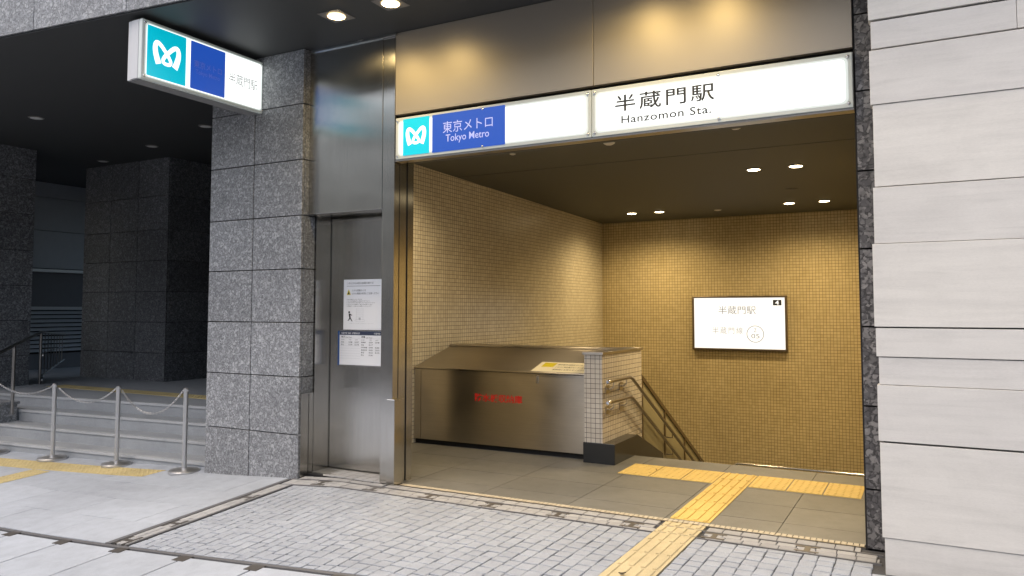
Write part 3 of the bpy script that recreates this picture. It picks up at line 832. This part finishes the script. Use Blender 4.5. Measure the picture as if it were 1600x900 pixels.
# hanging sign on the pillar
hs = thing('hanging_sign', (-5.9, 4.8, 3.77), 'backlit white box sign projecting from the granite pillar under the canopy', 'sign')
HX0, HX1, HY0, HY1, HZ0, HZ1 = -5.995, -5.806, 4.135, 5.50, 3.512, 4.03
mb = MB(); mb.box(HX0, HX0+.045, HY0+.004, HY1, HZ0, HZ1); mb.box(HX0+.048, HX1-.05, HY0, HY1, HZ0+.006, HZ1); mb.build('housing', M['housing'], hs, bevel=.004)
mb = MB(); mb.box(HX1-.047, HX1-.002, HY0, HY1-.002, HZ0, HZ1); f = mb.build('face', M['acrylic'], hs, bevel=.006)
mb = MB(); mb.box(HX0+.01, HX1-.05, HY0+.02, HY1, HZ0-.004, HZ0+.004); mb.build('underside', M['housing_u'], hs)
def rr_x(a, b, c, d, r_, x0, x1, name, m_, par):
    mb = MB(); mb.prism(rrect(a, b, c, d, r_), 'x', x0, x1); return mb.build(name, m_, par)
rr_x(HY0+.03, HY1-.025, HZ0+.022, HZ1-.022, .03, HX1-.002, HX1-.0008, 'lit_rim', M['lit_edge'], f)
rr_x(HY0+.042, HY1-.036, HZ0+.032, HZ1-.032, .03, HX1-.0006, HX1+.0004, 'lit_panel', M['lit'], f)
cy = rr_x(4.183, 4.575, 3.552, 3.992, .012, HX1+.0006, HX1+.0014, 'logo_square', M['cyan'], hs)
mb = MB(); logo(mb, 4.379, 3.775, .29, HX1+.0022, 'x'); mb.build('emblem', M['lit_logo'], cy)
bl = rr_x(4.624, 5.012, 3.552, 3.990, .010, HX1+.0006, HX1+.0014, 'name_plate', M['blue'], hs)
XY = (0,1,0)
text('東京メトロ', 'lettering', M['dull_text'], bl, (HX1+.0014, 4.66, 3.755), XY, U, .315, .07, .0008, bold=.012)
text('Tokyo Metro', 'lettering', M['dull_text'], bl, (HX1+.0014, 4.68, 3.685), XY, U, .27, .055, .0008, bold=.012)
text('半蔵門駅', 'lettering', M['ink_glare'], hs, (HX1+.0006, 5.055, 3.715), XY, U, .36, .105, .0008)
for yy in (HY0+.026, HY1-.02):
    for zz in (HZ0+.03, HZ1-.03): screw(hs, (HX1-.002, yy, zz), (1,0,0), .012)

# ------------------------------------------------------------------ flood panel cabinet, low wall, rails
cb = thing('flood_panel_cabinet', (-4.2, 7.8, 0), 'long stainless steel cabinet with red lettering and a sloping top', 'cabinet')
CX0, CX1, CY = -5.325, -3.128, 7.44
mb = MB(); mb.box(CX0+.095, CX1-.004, CY, CY+.03, .055, .862); mb.build('front_panel', M['steel_h'], cb, bevel=.003)
mb = MB(); mb.box(CX0, CX0+.09, CY, CY+.03, .055, .862); mb.build('end_panel', M['steel_h'], cb, bevel=.003)
mb = MB(); mb.prism([(CY-.012, .868), (CY-.012, .883), (8.22, 1.098), (8.45, 1.098), (8.45, 1.06), (8.22, 1.07)], 'x', CX0, CX1-.002); mb.build('sloping_top', M['steel_h'], cb, bevel=.003)
mb = MB(); mb.box(CX0, CX1-.002, 8.20, 8.46, 1.0985, 1.118); mb.build('top_rail', M['steel_h'], cb, bevel=.003)
mb = MB(); mb.prism([(CY+.035, .0), (CY+.035, .86), (8.22, 1.06), (8.44, 1.06), (8.44, .0)], 'x', CX0+.002, CX1-.003); mb.build('body', M['black'], cb)
text('防水板収納庫', 'lettering', M['red'], cb, (-4.495, CY, .530), X, U, .600, .090, .0012, bold=.02)
mb = MB(); mb.box(-3.725, -3.70, CY-.006, CY, .76, .845); mb.build('latch', M['steel'], cb)
sl = Vector((0, 8.22-CY+.012, 1.098-.883)).normalized()
def onslope(x, t, off=.0015):
    p = Vector((x, CY-.012, .883)) + sl*t + Vector((0, -sl.z, sl.y))*off; return p
st = thing('notice_sticker', tuple(onslope(-3.45, .15)), 'cream sticker with a yellow square lying on the sloping cabinet top', 'sticker')
def slopebox(x0, x1, t0, t1, o0, o1):
    vs = [onslope(x, t, o) for o in (o0, o1) for x, t in ((x0,t0),(x1,t0),(x1,t1),(x0,t1))]
    mb = MB(); mb.add(vs, [(0,3,2,1),(4,5,6,7),(0,1,5,4),(1,2,6,5),(2,3,7,6),(3,0,4,7)]); return mb
slopebox(-3.80, -3.14, .025, .33, .0005, .002).build('sheet', M['cream_sticker'], st)
slopebox(-3.745, -3.60, .17, .30, .0022, .003).build('yellow_square', M['warn'], st)
for k, s in enumerate(('防水板の点検を行いますので', 'この上に物を置かないでください', '駅係員にお知らせください')):
    text(s, 'lettering', M['ink'], st, tuple(onslope(-3.57, .235-k*.08, .002)), X, sl, .38, .040, .001)

lw = thing('low_wall', (-3.02, 7.9, 0), 'short white mosaic wall with a steel cap at the head of the stairs', 'wall')
mb = MB(); mb.box(-3.12, -2.925, 7.33, 8.55, .0, 1.09); mb.build('tiled_body', M['tile_white'], lw)
mb = MB(); mb.box(-3.135, -2.91, 7.315, 8.58, 1.09, 1.118); mb.build('cap', M['steel_h'], lw, bevel=.003)
mb = MB(); mb.prism([(7.315, 0), (7.915, 0), (7.915, -.25), (8.9, -.75), (8.9, -.13), (8.02, .205), (7.315, .205)], 'x', -3.132, -2.79); mb.build('plinth', M['granite_plinth'] if 'granite_plinth' in M else plain('black_granite', (.022,.024,.026), .25), lw, bevel=.004)
mb = MB(); mb.prism([(8.905, -.135), (8.905, -.75), (11.6, -2.1), (11.6, -1.55)], 'x', -2.96, -2.79); mb.build('stringer', plain('stair_stringer', (.14,.125,.09), .4), lw)

gp = thing('stair_balustrade', (-2.95, 9.8, -.2), 'sloping stair balustrade of frosted panels in a dark metal frame', 'balustrade')
def zt(y): return .80 - (y-8.56)*.535
mb = MB()
mb.prism([(8.60, -.1), (11.4, -1.6), (11.4, zt(11.4)-.04), (8.60, zt(8.60)-.04)], 'x', -2.955, -2.94); mb.build('infill_panel', M['frost'], gp)
mb = MB(); mb.prism([(8.565, zt(8.56)-.045), (11.42, zt(11.42)-.045), (11.42, zt(11.42)+.01), (8.565, zt(8.56)+.01)], 'x', -2.965, -2.925); mb.build('top_frame', M['bronze'], gp)
for yy in (8.565, 9.42, 10.3, 11.2):
    mb = MB(); mb.box(-2.965, -2.925, yy, yy+.04, zt(yy)-1.0, zt(yy)-.06); mb.build('post', M['bronze'], gp)

hr = thing('stair_handrail', (-2.86, 9, .5), 'double steel handrail running down the stairs from the low mosaic wall', 'handrail')
for zr in (.825, .615):
    pts = [(-2.855, 7.33, zr), (-2.855, 7.96, zr), (-2.855, 8.04, zr-.02)] + [(-2.855, 8.04+k*.7, zr-.02-k*.7*.535) for k in range(1, 6)]
    mb = MB(); mb.tube(pts, .019, 12); ra = mb.build('rail', M['rail'], hr)
    mb = MB(); mb.lathe([(.019, -.002), (.024, .0), (.024, .05), (.016, .06)], (-2.855, 7.36, zr), Vector((0,-1,0)), 14); mb.build('end_cap', M['chrome'], ra)
    for yy in (7.47, 7.86):
        mb = MB(); mb.tube([(-2.855, yy, zr-.015), (-2.855, yy, zr-.06), (-2.89, yy, zr-.085), (-2.925, yy, zr-.085)], .008, 8)
        mb.box(-2.924, -2.918, yy-.05, yy+.05, zr-.13, zr-.05); mb.build('bracket', M['steel_h'], ra)
    for yy in (9.5, 10.4):
        zz = zr-.02-(yy-8.04)*.535
        mb = MB(); mb.tube([(-2.855, yy, zz), (-2.855, yy, zz-.07), (-2.935, yy, zz-.07)], .008, 8); mb.build('bracket', M['rail'], ra)

wr = thing('wall_handrail', (-1.7, 13.3, -1.0), 'bright handrail low on the far mosaic wall, right above the stair edge', 'handrail')
mb = MB(); mb.tube([(-3.5, 13.31, -1.35), (-2.98, 13.31, -1.08), (-2.88, 13.31, -1.03), (-.32, 13.31, -1.025)], .022, 12); mb.build('rail', M['chrome'], wr)
for xx in (-2.3, -1.35, -.55):
    mb = MB(); mb.tube([(xx, 13.31, -1.03), (xx, 13.31, -1.10), (xx, 13.40, -1.10)], .009, 8); mb.build('bracket', M['rail'], wr)

# lit display on the far wall
dp = thing('station_display', (-2.84, 13.36, 1.32), 'lit white display panel on the far mosaic wall, with exit number 4', 'sign')
DX0, DX1, DZ0, DZ1 = -3.625, -2.05, .862, 1.787
mb = MB()
fw = .032
mb.box(DX0, DX1, 13.325, 13.40, DZ0, DZ0+fw); mb.box(DX0, DX1, 13.325, 13.40, DZ1-fw, DZ1)
mb.box(DX0, DX0+fw, 13.325, 13.40, DZ0+fw, DZ1-fw); mb.box(DX1-fw, DX1, 13.325, 13.40, DZ0+fw, DZ1-fw); mb.build('frame', M['bronze'], dp, bevel=.004)
yD = 13.345
mb = MB(); mb.box(DX0+fw, DX1-fw, yD, 13.39, DZ0+fw, DZ1-fw); mb.build('lit_panel', M['lit_in'], dp)
W_ = DX1-DX0; H_ = DZ1-DZ0
def dpx(px): return DX0 + (px-158)/1025*W_         # positions read off the display itself
def dpz(pz): return DZ1 - (pz-150)/600*H_
text('半蔵門駅', 'lettering', M['ink_glare'], dp, (dpx(452), yD, dpz(352)), X, U, dpx(858)-dpx(452), .138, .002)
text('半蔵門線', 'lettering', M['ink_pale'], dp, (dpx(382), yD, dpz(570)), X, U, dpx(715)-dpx(382), .115, .002, track=1.3)
mb = MB(); cx_, cz_ = dpx(848), dpz(567)
mb.tube([(cx_+.137*math.cos(a*math.pi/24), yD-.003, cz_+.137*math.sin(a*math.pi/24)) for a in range(48)], .006, 6, closed=True); mb.build('ring', M['ink_glare'], dp)
text('Z', 'lettering', M['ink_glare'], dp, (cx_-.022, yD, cz_+.032), X, U, .045, .062, .002)
text('05', 'lettering', M['ink_glare'], dp, (cx_-.066, yD, cz_-.072), X, U, .135, .075, .002)
mb = MB(); mb.box(dpx(1040), dpx(1128), yD-.004, yD-.001, dpz(255), dpz(196)); ex = mb.build('exit_plate', M['ink'], dp)
text('4', 'exit_number', M['lit_in'], ex, (dpx(1062), yD-.004, dpz(249)), X, U, .062, .073, .001, bold=.008)

# ------------------------------------------------------------------ tactile paving
def bars(mb, x0, x1, y0, y1, zf, n=4, axis='y'):
    if axis == 'y':
        pit = (x1-x0)/n
        for i in range(n):
            c = x0 + pit*(i+.5)
            mb.prism([(c-.017, zf-.001), (c-.012, zf+.007), (c+.012, zf+.007), (c+.017, zf-.001)], 'y', y0+.012, y1-.012)
def dots(mb, x0, x1, y0, y1, zf, pitch=.06, r_=.013, gz=False):
    nx_ = max(1, int(round((x1-x0)/pitch))); ny_ = max(1, int(round((y1-y0)/pitch)))
    for i in range(nx_):
        for j in range(ny_):
            x = x0+(i+.5)*(x1-x0)/nx_; y = y0+(j+.5)*(y1-y0)/ny_
            if gz and gz is not True: y += gz*(x+7.1)
            z = zf + (g(x, y) if gz else 0)
            vs = []
            for rr, h in ((r_, -.001), (r_*.62, .0045)):
                vs += [(x+rr*math.cos(k*math.pi/4), y+rr*math.sin(k*math.pi/4), z+h) for k in range(8)]
            mb.add(vs, [(k, (k+1) % 8, 8+(k+1) % 8, 8+k) for k in range(8)] + [tuple(range(8, 16))])
def tile_part(name, parent, m_, x0, x1, y0, y1, zf, kind, gz=False):
    mb = MB()
    if gz:
        sh = lambda x: gz*(x+7.1) if gz is not True else 0
        q = [(x0,y0+sh(x0)),(x1,y0+sh(x1)),(x1,y1+sh(x1)),(x0,y1+sh(x0))]
        mb.add([(x, y, g(x, y)-.03) for x, y in q] + [(x, y, g(x, y)+zf) for x, y in q], [(0,3,2,1),(4,5,6,7),(0,1,5,4),(1,2,6,5),(2,3,7,6),(3,0,4,7)])
    else: mb.box(x0, x1, y0, y1, zf-.02, zf)
    if kind == 'bars': bars(mb, x0, x1, y0, y1, zf)
    elif kind == 'dots': dots(mb, x0, x1, y0, y1, zf, gz=gz)
    return mb.build(name, m_, parent)
tp = thing('tactile_path', (-1.585, 5.5, 0), 'yellow tactile guide path leading from the pavement to the stairs', 'tactile paving')
y = 3.63
while y < 5.27:
    ye = min(y+.29, 5.285); tile_part('tile', tp, M['yellow_pale'], PATH[0]+.002, PATH[1]-.002, y+.001, ye-.001, .004, 'bars'); y = ye
for ya, yb in ((5.30, 5.455), (5.475, 5.575)): tile_part('tile', tp, M['yellow_pale'], PATH[0]+.002, PATH[1]-.002, ya, yb, .004, 'bars')
for ya, yb in ((5.68, 5.98), (5.98, 6.28), (6.28, 6.58), (6.58, 6.88), (6.88, 7.18), (7.18, 7.48)):
    tile_part('tile', tp, M['yellow'], PATH[0]+.002, PATH[1]-.002, ya+.003, yb-.003, .005, 'bars')
tb = thing('tactile_band', (-1.58, 7.24, 0), 'yellow dotted tactile band across the head of the stairs', 'tactile paving')
bx = [-2.64, -2.335, -2.035, -1.737]; bx2 = [-1.433, -1.115, -.820, -.52]
for a, bb in list(zip(bx[:-1], bx[1:])) + list(zip(bx2[:-1], bx2[1:])):
    tile_part('tile', tb, M['yellow'], a+.005, bb-.005, 6.985, 7.49, .005, 'dots')
tl = thing('tactile_band', (-8.5, 5.2, -.13), 'faded yellow tactile strip under the chain posts, below the porch steps', 'tactile paving')
x = -7.08
while x > -13:
    tile_part('tile', tl, M['yellow_left'], x-.3+.001, x-.001, 5.18, 5.46, .005, 'dots', .13); x -= .3
y = 4.975
for k in range(4):
    tile_part('tile', tl, M['yellow_left'], -8.60, -8.31, y-.3, y-.001, .005, 'dots', True); y -= .3
tq = thing('tactile_band', (-10, 7.2, .335), 'yellow tactile strip up on the shaded porch floor', 'tactile paving')
mb = None
for k in range(14):
    tile_part('tile', tq, M['yellow_left'], -11.9+k*.3, -11.602+k*.3, 7.02, 7.32, PLAT+.003, 'dots')

# ------------------------------------------------------------------ drain channels and threshold
sdn = thing('slot_drain', (-2.6, 5.4, 0), 'slotted drain across the entrance with H shaped plates among the setts', 'drain')
def strip(p, name, m_, x0, x1, y0, y1, z, gz=True, n=24):
    mb = MB(); vs = []; lx = x1-x0; 
    if lx > y1-y0:
        ss = [x0 + lx*i/n for i in range(n+1)]
        for s in ss: vs += [(s, y0, g(s, y0)+z-.02), (s, y0, g(s, y0)+z), (s, y1, g(s, y1)+z), (s, y1, g(s, y1)+z-.02)]
    else:
        ss = [y0 + (y1-y0)*i/n for i in range(n+1)]
        for s in ss: vs += [(x0, s, g(x0, s)+z-.02), (x0, s, g(x0, s)+z), (x1, s, g(x1, s)+z), (x1, s, g(x1, s)+z-.02)]
    fs = []
    for i in range(n):
        b = i*4
        for k in range(3): fs.append((b+k, b+k+1, b+4+k+1, b+4+k))
    fs += [(0,1,2,3), (n*4, n*4+3, n*4+2, n*4+1)]
    mb.add(vs, fs); return mb.build(name, m_, p)
def hplate(p, x, y, along='x'):
    mb = MB(); z = .0045
    def bb(x0, x1, y0, y1):
        q = [(x0,y0),(x1,y0),(x1,y1),(x0,y1)]
        mb.add([(a, b, g(a, b)-.01) for a, b in q] + [(a, b, g(a, b)+z) for a, b in q], [(0,3,2,1),(4,5,6,7),(0,1,5,4),(1,2,6,5),(2,3,7,6),(3,0,4,7)])
    if along == 'x':
        bb(x-.075, x+.075, y-.066, y-.040); bb(x-.075, x+.075, y+.040, y+.066); bb(x-.018, x+.018, y-.040, y+.040)
    else:
        bb(x-.062, x-.036, y-.08, y+.08); bb(x+.036, x+.062, y-.08, y+.08); bb(x-.036, x+.036, y-.018, y+.018)
    return mb.build('drain_plate', M['plate'], p)
strip(sdn, 'edge', M['edge_steel'], -5.3, -.29, 5.455, 5.470, .003)
strip(sdn, 'edge', M['edge_steel'], -5.13, -.29, 5.277, 5.289, .003)
for xx in (-4.86, -4.27, -3.69, -3.10, -2.51, -1.92, -1.33, -.73): hplate(sdn, xx, 5.372)
sdl = thing('slot_drain', (-5.09, 4.4, 0), 'slotted drain down the left side of the cobbles, edged by dark metal', 'drain')
strip(sdl, 'edge', M['edge_steel'], -5.355, -5.30, 3.63, 5.45, .003)
strip(sdl, 'edge', M['edge_steel'], -5.14, -5.115, 3.63, 5.27, .003)
for yy in (3.72, 4.12, 4.85): hplate(sdl, -5.22, yy, 'y')
sdf = thing('slot_drain', (-5, 3.5, -.1), 'dark slotted drain between the street slabs and the forecourt', 'drain')
strip(sdf, 'edge', M['edge_steel'], -16, 1.6, 3.588, 3.620, .002, n=80)
for k in range(-6, 12):
    xc = -6.4025 + .665*k
    mb = MB(); q = [(xc-.055,3.50),(xc+.055,3.50),(xc+.055,3.586),(xc-.055,3.586)]
    mb.add([(a, b, g(a, b)-.01) for a, b in q] + [(a, b, g(a, b)+.005) for a, b in q], [(0,3,2,1),(4,5,6,7),(0,1,5,4),(1,2,6,5),(2,3,7,6),(3,0,4,7)])
    mb.build('drain_plate', M['plate'], sdf)
th_ = thing('threshold_strip', (-2.3, 5.62, 0), 'ribbed beige threshold strip and steel shutter rail across the entrance floor', 'threshold')
mb = MB(); mb.box(-4.16, -.40, 5.582, 5.592, -.02, .005); mb.build('shutter_rail', M['steel'], th_)
mb = MB()
x = -4.16
while x < -.42:
    mb.box(x, min(x+.032, -.41), 5.597, 5.655, -.02, .004); x += .038
mb.build('ribbed_strip', M['dotstrip'], th_)

# ------------------------------------------------------------------ chain posts and chains
p0 = (-6.80, 5.46)
pz = g(*p0)
cp = thing('chain_post', (p0[0], p0[1], pz), 'slim steel chain post on a round base, close beside the granite pillar', 'post', 'steel chain posts by the porch steps')
mb = MB(); mb.lathe([(.155, 0), (.155, .022), (.148, .030), (.06, .045), (.03, .048)], (p0[0], p0[1], pz), seg=32); mb.build('base', M['post_steel'], cp)
mb = MB(); mb.tube([(p0[0], p0[1], pz+.03), (p0[0], p0[1], pz+.845)], .024, 18); mb.build('pole', M['post_steel'], cp)
mb = MB(); mb.lathe([(.026, 0), (.026, .015), (.018, .022), (.006, .025)], (p0[0], p0[1], pz+.842), seg=18)
mb.tube([(p0[0]-.024, p0[1], pz+.835), (p0[0]-.045, p0[1], pz+.838)], .005, 6); mb.tube([(p0[0]+.024, p0[1], pz+.835), (p0[0]+.045, p0[1], pz+.838)], .005, 6)
mb.build('cap', M['post_steel'], cp)
PX = [(-6.80, 5.46), (-7.87, 5.44), (-8.88, 5.34), (-9.90, 5.25)]
lab = ['', 'slim steel chain post second from the granite pillar, a chain on each side', 'slim steel chain post third from the granite pillar, before the dark porch', 'steel chain post at the left edge with only part of its base in view']
for k in range(1, 4):
    c = copy_tree(cp); c.location = (*PX[k], g(*PX[k])); c['label'] = lab[k]
def chain(xa, xb, sag, label):
    (xa, ya), (xb, yb) = xa, xb
    za = g(xa, ya)+.835; zb = g(xb, yb)+.835
    xa -= .045; xb += .045
    mb = MB(); n = 240; P = []
    for i in range(n+1):
        t = i/n; P.append(Vector((xa+(xb-xa)*t, ya+(yb-ya)*t, za+(zb-za)*t - sag*4*t*(1-t))))
    step = .0235; acc = 0; k = 0; last = P[0]
    for i in range(1, n+1):
        acc += (P[i]-P[i-1]).length
        if acc >= step:
            acc = 0; a = last; b = P[i]; last = b; d_ = (b-a).normalized(); c_ = (a+b)/2
            s = Vector((0,1,0)) if k % 2 else d_.cross(Vector((0,1,0))); k += 1
            s.normalize(); L, Wd = .0165, .0085
            ring = [c_ + d_*(L*math.cos(q*math.pi/5)) + s*(Wd*math.sin(q*math.pi/5)) for q in range(10)]
            mb.tube(ring, .0034, 5, closed=True)
    o = mb.build('chain', M['chain_steel'], world=((xa+xb)/2, (ya+yb)/2, za))
    return tag(o, label, 'chain', 'chains between the steel posts')
chain(PX[0], PX[1], .255, 'steel chain hanging in a deep curve next to the granite pillar')
chain(PX[1], PX[2], .165, 'steel link chain hanging between the two middle posts')
chain(PX[2], PX[3], .10, 'shallow steel chain leading to the post at the left edge')

# ------------------------------------------------------------------ downlights and small ceiling fittings
def downlight(name, loc, label, cat, lens, square, energy, color, spot=110, group=None):
    t = thing(name, loc, label, cat, group); L = Vector(loc)
    mb = MB()
    if square: mb.box(L.x-.115, L.x+.115, L.y-.115, L.y+.115, L.z-.006, L.z-.0005)
    else: mb.lathe([(.075, -.010), (.095, -.006), (.095, -.001)], L, seg=28)
    mb.build('trim', M['trim'], t)
    mb = MB(); mb.lathe([(.004, -.016), (.05, -.015), (.072, -.0115)], L, seg=28); mb.build('lens', lens, t)
    if energy:
        ld = bpy.data.lights.new('lamp', 'SPOT'); ld.energy = energy; ld.color = color; ld.spot_size = R(spot); ld.spot_blend = 1.0; ld.shadow_soft_size = .06
        lo = bpy.data.objects.new('lamp', ld); COL.objects.link(lo); lo.parent = t; lo.location = (0,0,-.03)
    return t
WARM = (1.0, .74, .38); WARM_O = (1.0, .72, .30)
E_IN, E_WALL, E_OUT = 172, 76, 30
inner = [(-1.80, 9.45, 'left lamp of the near pair of round ceiling lamps above the stairs'), (-1.32, 9.45, 'right lamp of the near pair of round ceiling lamps above the stairs'),
         (-1.82, 12.27, 'round ceiling lamp above the display, left one of the pair beside the right jamb'), (-1.32, 12.27, 'round ceiling lamp nearest the granite jamb at the far wall'),
         (-4.36, 12.32, 'round ceiling lamp nearest the corner of the two mosaic walls'), (-3.88, 12.32, 'round ceiling lamp second from the mosaic wall corner, far wall row')]
for x, y, lb in inner:
    downlight('ceiling_lamp', (x, y, cz(y)), lb, 'ceiling lamp', M['downlight_in'], False, E_IN if y < 10 else E_WALL, WARM, 155, 'lit ceiling lamps inside the entrance')
for x, y, lb in ((-4.55, 6.75, 'ceiling lamp just inside the entrance above the steel cabinet, hidden by the sign'), (-1.45, 6.75, 'ceiling lamp just inside the entrance by the right jamb, hidden by the sign')):
    downlight('ceiling_lamp', (x, y, cz(y)), lb, 'ceiling lamp', M['downlight_in'], False, 104 if x < -3 else 46, (1.0, .76, .45), 150, 'lit ceiling lamps inside the entrance')
outer = [(-4.42, 'warm canopy lamp nearest the hanging sign'), (-3.84, 'warm canopy lamp at the top edge, right of the first lamp'), (-1.93, 'canopy lamp outside the frame over the station name'), (-1.36, 'canopy lamp outside the frame near the granite jamb')]
for x, lb in outer:
    downlight('canopy_lamp', (x, 4.99, SOF), lb, 'ceiling lamp', M['downlight_warm'], True, E_OUT, WARM_O, 165, 'warm lamps in the canopy soffit')
porch = [(-10.29, 5.82, 'unlit porch lamp nearest the canopy beam'), (-13.09, 8.5, 'unlit porch lamp over the front left of the granite block'), (-12.3, 8.09, 'unlit porch lamp in front of the broad granite block'), (-10.5, 7.7, 'unlit porch lamp nearest the right edge of the granite block'), (-8.7, 7.2, 'unlit porch lamp half hidden behind the front pillar')]
for x, y, lb in porch:
    downlight('porch_lamp', (x, y, SOF), lb, 'ceiling lamp', M['lens_off'], False, 0, WARM, group='unlit lamps in the porch ceiling')
def fitting(name, x, y, r_, h, label, cat, m_=None):
    mb = MB(); z = cz(y); mb.lathe([(r_*.25, -h), (r_*.55, -h*.95), (r_*.9, -h*.4), (r_, -.001)], (x, y, z), seg=22)
    tag(mb.build(name, m_ or M['white_plastic'], world=(x, y, z)), label, cat)
fitting('smoke_detector', -2.87, 7.37+.06, .062, .022, 'round white smoke detector on the ceiling behind the sign joint', 'detector')
fitting('smoke_detector', -1.56, 7.30+.06, .055, .022, 'round detector on the ceiling behind the station name, nearest the jamb', 'detector')
fitting('sprinkler', -4.02, 7.40+.05, .035, .012, 'small flush sprinkler cap on the ceiling behind the blue sign', 'sprinkler')
fitting('sprinkler', -1.6, 11.05, .09, .012, 'flat round ceiling cap between the four lamps by the jamb', 'sprinkler', M['ceiling'])
fitting('sprinkler', -2.97, 12.55, .06, .014, 'small flush ceiling cap near the far wall, above the display', 'sprinkler')

# ------------------------------------------------------------------ a few dead leaves
def leaf(x, y, z, a, ln, label):
    mb = MB(); n = 9; vs = []
    for i in range(n):
        t = i/(n-1); wd = .42*ln*math.sin(math.pi*min(1, t*1.02))**.8 + .001; u = (t-.5)*ln
        for sgn in (-1, 0, 1):
            px = u*math.cos(a) - sgn*wd/2*math.sin(a); py = u*math.sin(a) + sgn*wd/2*math.cos(a)
            vs.append((x+px, y+py, z + .004 + .006*(2*t-1)**2 + (.005 if sgn else 0)))
    fs = []
    for i in range(n-1):
        for k in range(2): fs.append((i*3+k, i*3+k+1, i*3+3+k+1, i*3+3+k))
    mb.add(vs, fs, True)
    o = mb.build('dead_leaf', plain('dead_leaf', (.045,.032,.022), .8), world=(x, y, z))
    so = o.modifiers.new('thickness', 'SOLIDIFY'); so.thickness = .0008
    tag(o, label, 'leaf')
leaf(-1.61, 4.33, .009, .6, .045, 'small dark dead leaf on the yellow path in the foreground')
leaf(-2.33, 7.22, .010, 1.9, .022, 'tiny dark leaf scrap on the yellow band at the stair head')
